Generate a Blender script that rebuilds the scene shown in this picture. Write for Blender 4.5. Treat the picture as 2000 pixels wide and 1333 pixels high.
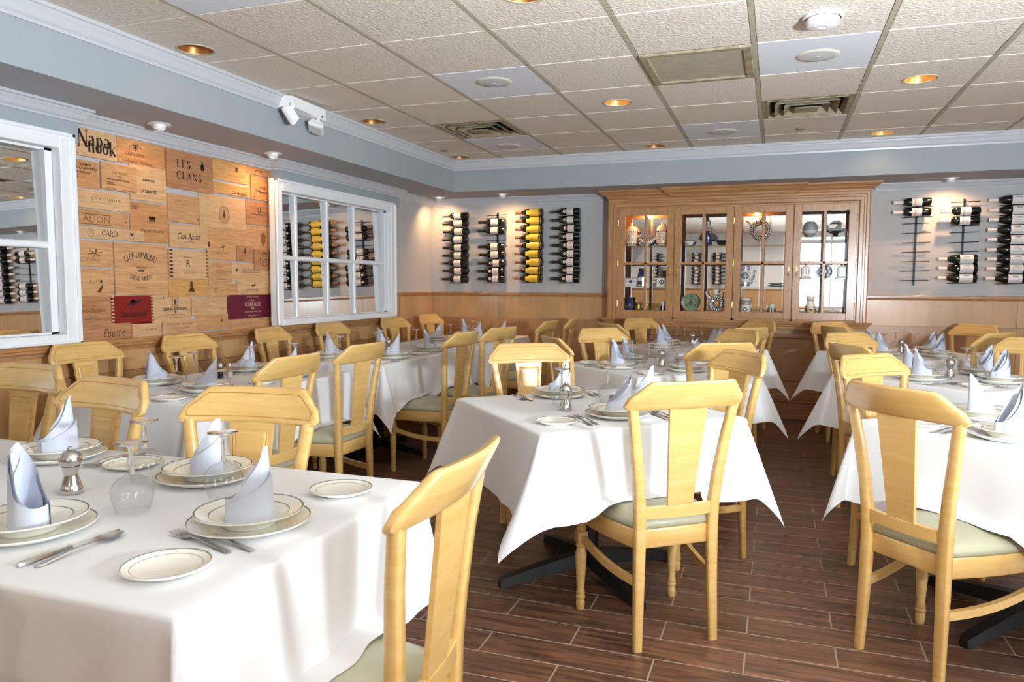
import bpy, bmesh, math, random
from math import sin, cos, pi, sqrt, atan2, hypot
from mathutils import Vector, Matrix
random.seed(7)
SC = bpy.context.scene
COL = SC.collection
for _o in list(bpy.data.objects):
    bpy.data.objects.remove(_o, do_unlink=True)

# ------------------------------------------------------------------ camera, world, light, exposure
cam_d = bpy.data.cameras.new('camera')
cam = bpy.data.objects.new('camera', cam_d)
COL.objects.link(cam)
cam_d.sensor_width = 36.0
cam_d.lens = 26.186
cam_d.clip_start = 0.05
cam.matrix_world = Matrix(((0.942718, -0.029454, 0.332287, 0.0),
                           (0.333563, 0.070579, -0.940082, 0.0),
                           (0.004237, 0.997071, 0.076361, 1.29),
                           (0, 0, 0, 1)))
cam_d.dof.use_dof = True
cam_d.dof.focus_distance = 3.1
cam_d.dof.aperture_fstop = 5.6
SC.camera = cam

SC.view_settings.view_transform = 'Standard'
SC.view_settings.look = 'None'
SC.view_settings.gamma = 1.0
SC.view_settings.use_curve_mapping = False
SC.view_settings.exposure = -0.30

world = bpy.data.worlds.new('daylight')
SC.world = world
world.use_nodes = True
_bg = world.node_tree.nodes['Background']
_bg.inputs['Color'].default_value = (0.80, 0.90, 1.0, 1)
_bg.inputs['Strength'].default_value = 14.0

SC.cycles.max_bounces = 10
SC.cycles.diffuse_bounces = 5
SC.cycles.glossy_bounces = 5
SC.cycles.transmission_bounces = 8
SC.cycles.transparent_max_bounces = 12
SC.cycles.sample_clamp_indirect = 6.0
SC.cycles.caustics_reflective = False
SC.cycles.caustics_refractive = False
SC.cycles.use_denoising = True

# room extents
XL, XR, YF, YB, ZC = -3.66, 4.7, -3.4, 7.65, 2.526
# window openings (right wall: y0,y1 ; front wall: x0,x1)
RW = [(-1.0, 0.9), (1.3, 3.2)]
FW = [(0.45, 1.9)]
WZ0, WZ1 = 0.75, 2.3

def portal(name, loc, rot, sx, sy):
    d = bpy.data.lights.new(name, 'AREA')
    d.shape = 'RECTANGLE'; d.size = sx; d.size_y = sy
    d.cycles.is_portal = True
    o = bpy.data.objects.new(name, d); COL.objects.link(o)
    o.location = loc; o.rotation_euler = rot
for a, b in RW:
    portal('window_portal', (XR + 0.02, (a + b) / 2, (WZ0 + WZ1) / 2), (0, pi / 2, 0), WZ1 - WZ0, b - a)
for a, b in FW:
    portal('window_portal', ((a + b) / 2, YF - 0.02, (WZ0 + WZ1) / 2), (pi / 2, 0, 0), b - a, WZ1 - WZ0)
WARM = (1.0, 0.56, 0.25)
fl = bpy.data.lights.new('bounce_fill', 'AREA'); fl.shape = 'DISK'; fl.size = 0.35; fl.energy = 520.0; fl.color = (0.80, 0.91, 1.0)
flo = bpy.data.objects.new('bounce_fill', fl); COL.objects.link(flo)     # added unseen fill lamp, turned up at the ceiling
flo.location = (1.6, 0.7, 1.35); flo.rotation_euler = Vector((-0.30, 0.45, 1.0)).to_track_quat('-Z', 'Y').to_euler()
DOWNLIGHT_W = 5.0
SPOT_W = 26.0

# ------------------------------------------------------------------ materials
def srgb(r, g, b):
    f = lambda c: (c / 255 / 12.92) if c / 255 <= 0.04045 else ((c / 255 + 0.055) / 1.055) ** 2.4
    return (f(r), f(g), f(b), 1.0)

def new_mat(name):
    m = bpy.data.materials.new(name); m.use_nodes = True
    return m, m.node_tree, m.node_tree.nodes['Principled BSDF']

def plain(name, col, rough=0.5, metal=0.0, spec=0.5, coat=0.0, emit=None, estr=0.0):
    m, nt, b = new_mat(name)
    b.inputs['Base Color'].default_value = col
    b.inputs['Roughness'].default_value = rough
    b.inputs['Metallic'].default_value = metal
    b.inputs['Specular IOR Level'].default_value = spec
    b.inputs['Coat Weight'].default_value = coat
    if emit:
        b.inputs['Emission Color'].default_value = emit
        b.inputs['Emission Strength'].default_value = estr
    return m

def N(nt, t, **kw):
    n = nt.nodes.new(t)
    for k, v in kw.items(): setattr(n, k, v)
    return n

def wood(name, c1, c2, scale=(1, 1, 1), nscale=6.0, rough=0.35, coat=0.0, var=0.0, bump=0.02, detail=6.0, dist=1.2, ramp=(0.3, 0.7), bands=0.0):
    """stretched noise grain between two colours; var shifts value per object"""
    m, nt, b = new_mat(name); L = nt.links
    tc = N(nt, 'ShaderNodeTexCoord'); mp = N(nt, 'ShaderNodeMapping')
    mp.inputs['Scale'].default_value = scale
    info = N(nt, 'ShaderNodeObjectInfo')
    add = N(nt, 'ShaderNodeVectorMath', operation='ADD'); mul = N(nt, 'ShaderNodeVectorMath', operation='SCALE')
    cmb = N(nt, 'ShaderNodeCombineXYZ')
    for i in range(3): L.new(info.outputs['Random'], cmb.inputs[i])
    L.new(cmb.outputs[0], mul.inputs[0]); mul.inputs['Scale'].default_value = 37.0
    L.new(tc.outputs['Object'], mp.inputs['Vector'])
    L.new(mp.outputs[0], add.inputs[0]); L.new(mul.outputs[0], add.inputs[1])
    no = N(nt, 'ShaderNodeTexNoise'); no.inputs['Scale'].default_value = nscale
    no.inputs['Detail'].default_value = detail; no.inputs['Distortion'].default_value = dist
    L.new(add.outputs[0], no.inputs['Vector'])
    fac = no.outputs['Fac']
    if bands:
        wv = N(nt, 'ShaderNodeTexWave', wave_type='RINGS', rings_direction='X')
        wv.inputs['Scale'].default_value = bands; wv.inputs['Distortion'].default_value = 6.0
        wv.inputs['Detail'].default_value = 3.0; wv.inputs['Detail Scale'].default_value = 1.2
        L.new(add.outputs[0], wv.inputs['Vector'])
        mxf = N(nt, 'ShaderNodeMath', operation='MULTIPLY_ADD')
        L.new(wv.outputs['Fac'], mxf.inputs[0]); mxf.inputs[1].default_value = 0.35
        sc_ = N(nt, 'ShaderNodeMath', operation='MULTIPLY'); L.new(fac, sc_.inputs[0]); sc_.inputs[1].default_value = 0.65
        L.new(sc_.outputs[0], mxf.inputs[2]); fac = mxf.outputs[0]
    cr = N(nt, 'ShaderNodeValToRGB')
    cr.color_ramp.elements[0].position = ramp[0]; cr.color_ramp.elements[0].color = c1
    cr.color_ramp.elements[1].position = ramp[1]; cr.color_ramp.elements[1].color = c2
    L.new(fac, cr.inputs[0])
    out = cr.outputs[0]
    if var:
        hsv = N(nt, 'ShaderNodeHueSaturation')
        mr = N(nt, 'ShaderNodeMapRange'); mr.inputs['To Min'].default_value = 1 - var; mr.inputs['To Max'].default_value = 1 + var
        L.new(info.outputs['Random'], mr.inputs[0]); L.new(mr.outputs[0], hsv.inputs['Value'])
        L.new(out, hsv.inputs['Color']); out = hsv.outputs[0]
    L.new(out, b.inputs['Base Color'])
    b.inputs['Roughness'].default_value = rough
    b.inputs['Coat Weight'].default_value = coat; b.inputs['Coat Roughness'].default_value = 0.12
    if bump:
        bp = N(nt, 'ShaderNodeBump'); bp.inputs['Strength'].default_value = bump * 4; bp.inputs['Distance'].default_value = 0.002
        L.new(fac, bp.inputs['Height']); L.new(bp.outputs[0], b.inputs['Normal'])
    return m

def bumpy(name, col, rough, nscale, strength, dist=0.002, col2=None, spec=0.3, detail=4.0, cscale=None):
    m, nt, b = new_mat(name); L = nt.links
    tc = N(nt, 'ShaderNodeTexCoord')
    no = N(nt, 'ShaderNodeTexNoise'); no.inputs['Scale'].default_value = nscale; no.inputs['Detail'].default_value = detail
    L.new(tc.outputs['Object'], no.inputs['Vector'])
    bp = N(nt, 'ShaderNodeBump'); bp.inputs['Strength'].default_value = strength; bp.inputs['Distance'].default_value = dist
    L.new(no.outputs['Fac'], bp.inputs['Height']); L.new(bp.outputs[0], b.inputs['Normal'])
    b.inputs['Base Color'].default_value = col
    if col2:
        n2 = N(nt, 'ShaderNodeTexNoise'); n2.inputs['Scale'].default_value = cscale or nscale; n2.inputs['Detail'].default_value = 5
        L.new(tc.outputs['Object'], n2.inputs['Vector'])
        cr = N(nt, 'ShaderNodeValToRGB'); cr.color_ramp.elements[0].position = 0.35; cr.color_ramp.elements[1].position = 0.65
        cr.color_ramp.elements[0].color = col; cr.color_ramp.elements[1].color = col2
        L.new(n2.outputs['Fac'], cr.inputs[0]); L.new(cr.outputs[0], b.inputs['Base Color'])
    b.inputs['Roughness'].default_value = rough; b.inputs['Specular IOR Level'].default_value = spec
    return m

M = {}
M['chair'] = wood('maple_lacquer', srgb(212, 169, 98), srgb(224, 186, 120), (2, 2, 14), 3.0, 0.28, 0.5, 0.03, 0.0, 3.0, 0.6)
M['chair_dark'] = plain('maple_groove', srgb(176, 130, 66), 0.4)
M['vinyl'] = bumpy('sage_vinyl', srgb(176, 174, 148), 0.38, 900, 0.06, 0.0005, spec=0.45)
M['cloth'] = bumpy('white_linen', (0.86, 0.865, 0.88, 1), 0.85, 14, 0.10, 0.006, spec=0.15)
M['napkin'] = bumpy('pale_blue_linen', srgb(205, 210, 224), 0.85, 500, 0.12, 0.0008, spec=0.15)
M['china'] = plain('cream_china', srgb(245, 241, 231), 0.16, spec=0.5)
M['china_line'] = plain('green_rim_line', srgb(72, 92, 78), 0.2)
M['steel'] = plain('polished_steel', srgb(205, 203, 200), 0.16, 1.0)
M['iron'] = plain('black_iron', srgb(22, 20, 20), 0.4, 0.6)
M['cast'] = plain('table_base_black', srgb(30, 27, 26), 0.45, 0.3)
M['wall'] = bumpy('wall_paint_pale_blue', srgb(186, 184, 183), 0.75, 60, 0.04, 0.001, spec=0.25)
M['soffit'] = bumpy('soffit_paint_blue', srgb(158, 165, 169), 0.7, 60, 0.04, 0.001, spec=0.25)
M['soffit_under'] = bumpy('soffit_underside_paint', srgb(178, 180, 186), 0.8, 60, 0.04, 0.001, spec=0.2)
M['white'] = plain('white_gloss_trim', srgb(192, 193, 197), 0.3)  # window white darkened in colour to offset strong light on the crowns
M['frame_white'] = plain('window_frame_white', srgb(236, 236, 238), 0.3)  # trim white lightened in colour to offset weak light on the left wall
M['mirror'] = plain('mirror_silver', (0.86, 0.88, 0.88, 1), 0.01, 1.0)
M['tile'] = bumpy('ceiling_tile_textured', srgb(226, 216, 202), 0.9, 62, 1.0, 0.006, col2=srgb(234, 225, 212), spec=0.1, detail=5.0, cscale=1.3)
M['tile_white'] = bumpy('ceiling_tile_white', srgb(226, 228, 234), 0.9, 220, 0.25, 0.002, spec=0.1)
M['tbar'] = bumpy('grid_bar_grey', srgb(172, 162, 142), 0.6, 8, 0.05, 0.001, col2=srgb(186, 178, 160), spec=0.3)
M['tbar_light'] = plain('grid_bar_pale', srgb(205, 196, 178), 0.7)
M['vent'] = bumpy('vent_dusty_metal', srgb(172, 160, 134), 0.6, 12, 0.05, 0.001, col2=srgb(140, 126, 100), spec=0.3)
M['dark'] = plain('dark_void', srgb(18, 16, 15), 0.9)
M['lens'] = bumpy('dusty_diffuser_panel', srgb(170, 163, 142), 0.5, 10, 0.1, 0.001, col2=srgb(182, 174, 152), spec=0.3)
M['speaker'] = plain('speaker_grille_white', srgb(205, 207, 206), 0.7)
M['speaker_ring'] = plain('speaker_ring_cream', srgb(214, 208, 192), 0.5)
M['plastic'] = plain('white_plastic', srgb(232, 230, 228), 0.4)
M['gold'] = plain('gold_reflector', srgb(220, 160, 80), 0.3, 0.7)
M['gold_dim'] = plain('gold_reflector_unlit', srgb(168, 112, 54), 0.35, 0.6)  # copy of the gold, darkened in colour for lamps that are off
M['ring'] = plain('downlight_ring', srgb(190, 178, 160), 0.4)
M['bulb_on'] = plain('bulb_lit', (1, 1, 1, 1), 0.5, emit=(1.0, 0.9, 0.74, 1), estr=14.0)
M['bulb_dim'] = plain('bulb_dim', (1, 0.9, 0.7, 1), 0.5, emit=(1.0, 0.62, 0.28, 1), estr=0.9)
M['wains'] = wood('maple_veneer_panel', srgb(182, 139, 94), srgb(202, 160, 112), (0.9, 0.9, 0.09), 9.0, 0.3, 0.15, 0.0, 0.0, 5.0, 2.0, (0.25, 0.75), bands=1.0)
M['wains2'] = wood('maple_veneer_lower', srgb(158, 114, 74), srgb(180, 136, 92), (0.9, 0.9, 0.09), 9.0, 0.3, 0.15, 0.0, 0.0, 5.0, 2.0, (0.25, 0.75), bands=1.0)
M['rail'] = wood('oak_rail', srgb(160, 112, 66), srgb(190, 140, 92), (1.5, 0.8, 12), 5.0, 0.3, 0.25, 0.03, 0.0)
M['cab'] = wood('oak_cabinet', srgb(166, 118, 76), srgb(190, 144, 100), (9, 9, 2.0), 9.0, 0.26, 0.4, 0.03, 0.0, 8.0, 0.4)
M['cab_h'] = wood('oak_cabinet_horizontal', srgb(164, 116, 74), srgb(192, 146, 100), (0.8, 14, 14), 4.0, 0.26, 0.4, 0.03, 0.0, 6.0, 0.4)
M['cab_v'] = wood('oak_cabinet_vertical', srgb(164, 116, 74), srgb(192, 146, 100), (14, 14, 0.8), 4.0, 0.26, 0.4, 0.03, 0.0, 6.0, 0.4)
M['cab_in'] = plain('oak_cabinet_inside', srgb(216, 166, 110), 0.5)
M['brass'] = plain('brass', srgb(222, 188, 110), 0.25, 1.0)
M['floor_grout'] = plain('grout', srgb(170, 152, 136), 0.85)
M['plank'] = wood('wood_look_plank_tile', srgb(62, 42, 34), srgb(132, 92, 70), (0.7, 8, 1), 5.0, 0.36, 0.0, 0.14, 0.02, 8.0, 1.1, (0.32, 0.68))
M['bottle'] = plain('dark_bottle_glass', srgb(14, 18, 16), 0.07, spec=0.6)
M['cap_black'] = plain('capsule_black', srgb(22, 18, 20), 0.35)
M['cap_brown'] = plain('capsule_brown', srgb(122, 84, 66), 0.4)
M['cap_white'] = plain('capsule_white', srgb(232, 222, 220), 0.4)
M['lab_cream'] = plain('label_cream', srgb(232, 218, 208), 0.6)
M['lab_white'] = plain('label_white', srgb(232, 226, 224), 0.6)
M['lab_yellow'] = plain('label_yellow', srgb(236, 194, 62), 0.6)
M['lab_grey'] = plain('label_grey_print', srgb(120, 108, 104), 0.6)
M['lab_red'] = plain('label_red_print', srgb(190, 60, 52), 0.6)
M['ink'] = plain('black_ink', srgb(24, 17, 14), 0.7)
M['ink_brown'] = plain('brown_branding', srgb(92, 54, 30), 0.7)
M['ink_faint'] = plain('faint_branding', srgb(136, 86, 50), 0.7)
M['ink_grey'] = plain('grey_ink', srgb(84, 62, 48), 0.7)
M['ink_gold'] = plain('pale_gold_ink', srgb(214, 168, 140), 0.6)
M['blue'] = plain('cobalt_glaze', srgb(38, 50, 92), 0.15)
M['black_glaze'] = plain('black_glaze', srgb(26, 24, 34), 0.15)
M['white_glaze'] = plain('white_glaze', srgb(232, 226, 216), 0.15)
M['cream_glaze'] = plain('cream_glaze', srgb(232, 206, 172), 0.2)
M['grey_glaze'] = plain('grey_glaze', srgb(148, 152, 152), 0.4)
M['green_glaze'] = bumpy('green_glaze', srgb(96, 116, 88), 0.2, 20, 0.05, 0.001, col2=srgb(150, 168, 142), spec=0.5)
M['brown_glaze'] = plain('brown_glaze', srgb(110, 78, 52), 0.25)
M['feather'] = plain('feather_grey', srgb(90, 82, 78), 0.9)
M['salt'] = plain('salt_white', srgb(236, 236, 234), 0.8)
M['door'] = wood('door_wood', srgb(150, 100, 56), srgb(176, 124, 76), (8, 8, 0.7), 4.0, 0.35, 0.2, 0.0, 0.0)

def boxwood(name, c1, c2, s=1.0):
    return wood(name, c1, c2, (0.35 * s, 0.9 * s, 9.0 * s), 5.0, 0.55, 0.0, 0.05, 0.0, 5.0, 1.4, (0.3, 0.7))
M['pine'] = boxwood('pine_board', srgb(178, 128, 84), srgb(206, 160, 112))
M['pine_pale'] = boxwood('pale_board', srgb(190, 148, 104), srgb(212, 172, 130))
M['pine_orange'] = boxwood('orange_board', srgb(176, 120, 72), srgb(204, 150, 98))
M['pine_brown'] = boxwood('brown_board', srgb(160, 108, 70), srgb(190, 138, 96))
M['pine_gold'] = boxwood('golden_board', srgb(190, 136, 78), srgb(212, 162, 100))
M['red_board'] = plain('red_painted_board', srgb(122, 18, 16), 0.45)
M['purple_board'] = plain('burgundy_painted_board', srgb(92, 10, 40), 0.5)

def glass_thin(name, tint=(1, 1, 1, 1), refl=0.12):
    m = bpy.data.materials.new(name); m.use_nodes = True; nt = m.node_tree
    nt.nodes.clear()
    o = N(nt, 'ShaderNodeOutputMaterial'); mx = N(nt, 'ShaderNodeMixShader')
    t = N(nt, 'ShaderNodeBsdfTransparent'); g = N(nt, 'ShaderNodeBsdfGlossy')
    t.inputs[0].default_value = tint; g.inputs['Roughness'].default_value = 0.02
    lw = N(nt, 'ShaderNodeLayerWeight'); lw.inputs['Blend'].default_value = 0.5
    pw = N(nt, 'ShaderNodeMath', operation='POWER'); pw.inputs[1].default_value = 4.0
    fr = N(nt, 'ShaderNodeMath', operation='MULTIPLY_ADD'); fr.inputs[1].default_value = 0.55; fr.inputs[2].default_value = 0.03
    nt.links.new(lw.outputs['Facing'], pw.inputs[0]); nt.links.new(pw.outputs[0], fr.inputs[0])
    nt.links.new(fr.outputs[0], mx.inputs[0])
    nt.links.new(t.outputs[0], mx.inputs[1]); nt.links.new(g.outputs[0], mx.inputs[2]); nt.links.new(mx.outputs[0], o.inputs[0])
    return m
M['pane'] = glass_thin('window_glass')
M['shelf_glass'] = glass_thin('shelf_glass', (0.86, 0.94, 0.9, 1))
def glass_solid(name):
    m = bpy.data.materials.new(name); m.use_nodes = True; nt = m.node_tree
    nt.nodes.clear()
    o = N(nt, 'ShaderNodeOutputMaterial'); g = N(nt, 'ShaderNodeBsdfGlass')
    g.inputs['Roughness'].default_value = 0.0; g.inputs['IOR'].default_value = 1.45
    nt.links.new(g.outputs[0], o.inputs[0])
    return m
M['glass'] = glass_thin('wine_glass', (0.97, 0.975, 0.98, 1))
M['glass_solid'] = glass_solid('wine_glass_stem')

# ------------------------------------------------------------------ geometry helpers
class MB:
    def __init__(s): s.v = []; s.f = []; s.m = []; s.mi = 0
    def add(s, vs, fs):
        b = len(s.v); s.v += [tuple(v) for v in vs]
        for f in fs: s.f.append(tuple(b + i for i in f)); s.m.append(s.mi)
        return b
    def box(s, x0, x1, y0, y1, z0, z1):
        s.add([(x0, y0, z0), (x1, y0, z0), (x1, y1, z0), (x0, y1, z0), (x0, y0, z1), (x1, y0, z1), (x1, y1, z1), (x0, y1, z1)],
              [(0, 3, 2, 1), (4, 5, 6, 7), (0, 1, 5, 4), (1, 2, 6, 5), (2, 3, 7, 6), (3, 0, 4, 7)])
    def cbox(s, x0, x1, y0, y1, z0, z1, c=0.003):
        """box with chamfered edges (rounded look)"""
        bm = bmesh.new(); bmesh.ops.create_cube(bm, size=1.0)
        for v in bm.verts:
            v.co = ((x0 + x1) / 2 + v.co.x * (x1 - x0), (y0 + y1) / 2 + v.co.y * (y1 - y0), (z0 + z1) / 2 + v.co.z * (z1 - z0))
        bmesh.ops.bevel(bm, geom=list(bm.edges), offset=c, segments=1, affect='EDGES', profile=0.5)
        bm.verts.index_update()
        s.add([v.co[:] for v in bm.verts], [tuple(v.index for v in f.verts) for f in bm.faces]); bm.free()
    def lathe(s, prof, n=24, c=(0, 0, 0), axis='z', mats=None, close=False):
        """prof: list of (r, h). mats: material index per segment"""
        vs = []; k = len(prof)
        for r, h in prof:
            for i in range(n):
                a = 2 * pi * i / n
                p = (r * cos(a), r * sin(a), h)
                if axis == 'x': p = (h, r * cos(a), r * sin(a))
                elif axis == 'y': p = (r * cos(a), h, r * sin(a))
                vs.append((p[0] + c[0], p[1] + c[1], p[2] + c[2]))
        keep = s.mi
        b = s.add(vs, [])
        for j in range(k - 1):
            if mats: s.mi = mats[j]
            for i in range(n):
                i2 = (i + 1) % n
                if prof[j][0] < 1e-6 and prof[j + 1][0] < 1e-6: continue
                s.f.append((b + j * n + i, b + j * n + i2, b + (j + 1) * n + i2, b + (j + 1) * n + i)); s.m.append(s.mi)
        s.mi = keep
    def tube(s, pts, r, n=8, cap=True, flat=None):
        """swept tube; r number or list; flat=(a,b) elliptic section a wide (sideways), b high"""
        pts = [Vector(p) for p in pts]; k = len(pts); vs = []
        up0 = Vector((0, 0, 1))
        for j, p in enumerate(pts):
            t = (pts[min(j + 1, k - 1)] - pts[max(j - 1, 0)]).normalized()
            u = up0 if abs(t.z) < 0.95 else Vector((0, 1, 0))
            sx = t.cross(u).normalized(); sy = sx.cross(t).normalized()
            rr = r[j] if isinstance(r, (list, tuple)) else r
            fa, fb = (flat if flat else (1, 1))
            for i in range(n):
                a = 2 * pi * i / n
                vs.append(p + sx * (cos(a) * rr * fa) + sy * (sin(a) * rr * fb))
        fs = []
        for j in range(k - 1):
            for i in range(n):
                i2 = (i + 1) % n
                fs.append((j * n + i, j * n + i2, (j + 1) * n + i2, (j + 1) * n + i))
        if cap:
            fs.append(tuple(range(n - 1, -1, -1))); fs.append(tuple((k - 1) * n + i for i in range(n)))
        s.add(vs, fs)
    def sweep(s, secs, cap=True):
        """secs: list of equal-length closed loops"""
        n = len(secs[0]); k = len(secs); vs = [p for q in secs for p in q]; fs = []
        for j in range(k - 1):
            for i in range(n):
                i2 = (i + 1) % n
                fs.append((j * n + i, j * n + i2, (j + 1) * n + i2, (j + 1) * n + i))
        if cap:
            fs.append(tuple(range(n - 1, -1, -1))); fs.append(tuple((k - 1) * n + i for i in range(n)))
        s.add(vs, fs)
    def grid(s, nu, nv, fn):
        vs = [fn(i / (nu - 1), j / (nv - 1)) for j in range(nv) for i in range(nu)]
        s.add(vs, [(j * nu + i, j * nu + i + 1, (j + 1) * nu + i + 1, (j + 1) * nu + i) for j in range(nv - 1) for i in range(nu - 1)])
    def prism(s, loop, z0, z1):
        n = len(loop)
        vs = [(x, y, z0) for x, y in loop] + [(x, y, z1) for x, y in loop]
        fs = [tuple(range(n - 1, -1, -1)), tuple(range(n, 2 * n))]
        fs += [(i, (i + 1) % n, n + (i + 1) % n, n + i) for i in range(n)]
        s.add(vs, fs)
    def mesh(s, name, mats, smooth=False):
        me = bpy.data.meshes.new(name)
        me.from_pydata(s.v, [], s.f)
        if not isinstance(mats, (list, tuple)): mats = [mats]
        for m in mats: me.materials.append(m)
        if len(mats) > 1: me.polygons.foreach_set('material_index', s.m)
        bm = bmesh.new(); bm.from_mesh(me)
        bmesh.ops.remove_doubles(bm, verts=bm.verts, dist=1e-6)
        if smooth is not False:
            ang = 0.7 if smooth is True else smooth
            for f in bm.faces: f.smooth = True
            for e in bm.edges:
                if len(e.link_faces) == 2 and e.calc_face_angle(0) > ang: e.smooth = False
        bm.to_mesh(me); bm.free()
        me.update()
        return me
    def build(s, name, mats, parent=None, smooth=False, loc=None, fixn=True):
        me = s.mesh(name, mats, smooth)
        if fixn:
            bm = bmesh.new(); bm.from_mesh(me); bmesh.ops.recalc_face_normals(bm, faces=bm.faces); bm.to_mesh(me); bm.free()
        o = bpy.data.objects.new(name, me); COL.objects.link(o)
        if parent: o.parent = parent
        if loc: o.location = loc
        return o

def obj_of(name, me, parent=None, loc=None):
    o = bpy.data.objects.new(name, me); COL.objects.link(o)
    if parent: o.parent = parent
    if loc: o.location = loc
    return o

def thing(name, label, cat, loc=(0, 0, 0), rz=0.0, group=None):
    o = bpy.data.objects.new(name, None); COL.objects.link(o)
    o.empty_display_size = 0.05
    o.location = loc; o.rotation_euler = (0, 0, rz)
    o['label'] = label; o['category'] = cat
    if group: o['group'] = group
    return o

def tag(o, label, cat, group=None):
    o['label'] = label; o['category'] = cat
    if group: o['group'] = group
    return o

KIDS = {}
def kids(o):
    return list(o.children)
def dup(root, loc, rz, label, group=None):
    r = root.copy(); COL.objects.link(r)
    r.location = loc; r.rotation_euler = (0, 0, rz); r['label'] = label
    if group: r['group'] = group
    for ch in kids(root):
        c = ch.copy(); COL.objects.link(c); c.parent = r
        for g in kids(ch):
            d = g.copy(); COL.objects.link(d); d.parent = c
    return r

class Maker:
    """first call hands out the prototype itself, later calls copies"""
    def __init__(s, build): s.build = build; s.p = None
    def __call__(s, label, loc, rz=0.0, group=None):
        if s.p is None:
            s.p = s.build(); s.p.location = loc; s.p.rotation_euler = (0, 0, rz); s.p['label'] = label
            if group: s.p['group'] = group
            return s.p
        return dup(s.p, loc, rz, label, group)

def struct(o):
    o['kind'] = 'structure'; return o

def sbox(name, mat, x0, x1, y0, y1, z0, z1, parent=None, c=0.0):
    m = MB()
    if c: m.cbox(x0, x1, y0, y1, z0, z1, c)
    else: m.box(x0, x1, y0, y1, z0, z1)
    o = m.build(name, mat, parent)
    if not parent: struct(o)
    return o

# ------------------------------------------------------------------ floor: 6 x 24 inch plank tiles
floor = sbox('floor', M['floor_grout'], XL - 0.1, XR + 0.1, YF - 0.1, YB + 0.1, -0.06, -0.0009)
PW, PL, PG = 0.1525, 0.595, 0.0058
def to_cam(x, y, z):
    v = cam.matrix_world.inverted() @ Vector((x, y, z))
    d = -v.z
    return (1000 + 1454.8 * v.x / d, 666.5 - 1454.8 * v.y / d, d) if d > 0.05 else (-9e3, -9e3, d)
plank_me = []
for var in range(4):
    m = MB(); m.cbox(PG / 2, PL - PG / 2, PG / 2, PW - PG / 2, -0.012, 0.0, 0.0006)
    plank_me.append(m.mesh('plank', M['plank']))
spots = []
k0 = int((YF - 2.6575) / PW) - 1
k = k0
while 2.6575 + k * PW < YB:
    y = 2.6575 + k * PW
    off = -0.36 if k % 2 == 0 else -0.066
    n0 = int((XL - off) / PL) - 1
    for n in range(n0, n0 + 17):
        x = off + n * PL
        if x + PL < XL or x > XR: continue
        if y + PW < YF: continue
        c = to_cam(x + PL / 2, y + PW / 2, 0)
        vis = (-60 < c[0] < 2060 and 760 < c[1] < 1420) or any(0 <= q[0] <= 2000 and 760 < q[1] <= 1333 for q in (to_cam(x, y, 0), to_cam(x + PL, y, 0), to_cam(x, y + PW, 0), to_cam(x + PL, y + PW, 0)))
        hid = (x + PL < -2.35) or (x < -1.0 and y < 1.7)
        spots.append((0 if (vis and not hid) else 1, c[2] if c[2] > 0 else 99, x, y))
    k += 1
spots.sort()
rest = MB()
for i, (h, d, x, y) in enumerate(spots):
    if i < 296 and h == 0:
        obj_of('plank', plank_me[i % 4], floor, (x, y, 0))
    else:
        x0, x1 = max(x, XL), min(x + PL, XR)
        y0, y1 = max(y, YF), min(y + PW, YB)
        if x1 - x0 > 0.02 and y1 - y0 > 0.02: rest.box(x0 + PG / 2, x1 - PG / 2, y0 + PG / 2, y1 - PG / 2, -0.012, 0.0)
ro = rest.build('plank_field', M['plank'], floor); ro['kind'] = 'stuff'

# ------------------------------------------------------------------ ceiling grid, tiles
ceil = sbox('ceiling', M['dark'], XL - 0.1, XR + 0.1, YF - 0.1, YB + 0.1, 2.60, 2.68)
TX, TY, TA, TB = -3.1918, 6.6254, 0.6096, 0.6279
XS, YS = -3.1247, 7.0304     # soffit faces
white_tiles = {(2, 3), (1, 0), (5, 3), (4, 0), (1, 6)}
skip_tiles = {(1, 1), (5, 1), (4, 3)}
def tile_mesh(w, d, mat, name='ceiling_tile'):
    m = MB(); m.cbox(0, w, 0, d, 0, 0.016, 0.004); return m.mesh(name, mat)
GA, GB = 0.013, 0.004
HOLES = {(a_, r_): (x_, y_) for a_, x_ in ((0, -2.945), (3, -1.055), (6, 0.775), (9, 2.60)) for r_, y_ in ((-1, 6.80), (2, 5.12), (5, 3.27), (8, 1.39), (11, -0.5), (14, -2.4))}
HOLES[(3, 5)] = (-1.055, 3.12)
def tile_hole_mesh(x0, x1, y0, y1, cx, cy, r):
    m = MB(); n = 32; o = []; q = []
    for i in range(n):
        a_ = 2 * pi * (i + 0.5) / n; dx, dy = cos(a_), sin(a_)
        k_ = min((x1 - cx) / dx if dx > 0 else (x0 - cx) / dx, (y1 - cy) / dy if dy > 0 else (y0 - cy) / dy)
        o.append((cx + dx * k_, cy + dy * k_)); q.append((cx + dx * r, cy + dy * r))
    for c_ in ((x0, y0), (x1, y0), (x1, y1), (x0, y1)):   # pull the nearest samples into the corners
        j = min(range(n), key=lambda t_: (o[t_][0] - c_[0]) ** 2 + (o[t_][1] - c_[1]) ** 2); o[j] = c_
    vs = [(x, y, 0) for x, y in o] + [(x, y, 0) for x, y in q] + [(x, y, 0.016) for x, y in q] + [(x, y, 0.016) for x, y in o]
    fs = []
    for i in range(n):
        j = (i + 1) % n
        fs += [(i, j, n + j, n + i), (n + i, n + j, 2 * n + j, 2 * n + i), (2 * n + i, 2 * n + j, 3 * n + j, 3 * n + i), (3 * n + i, 3 * n + j, j, i)]
    m.add(vs, fs)
    return m.mesh('ceiling_tile', M['tile'])
tm = tile_mesh(TA - 2 * GA, TB - 2 * GB, M['tile']); tmw = tile_mesh(TA - 2 * GA, TB - 2 * GB, M['tile_white'])
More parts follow.
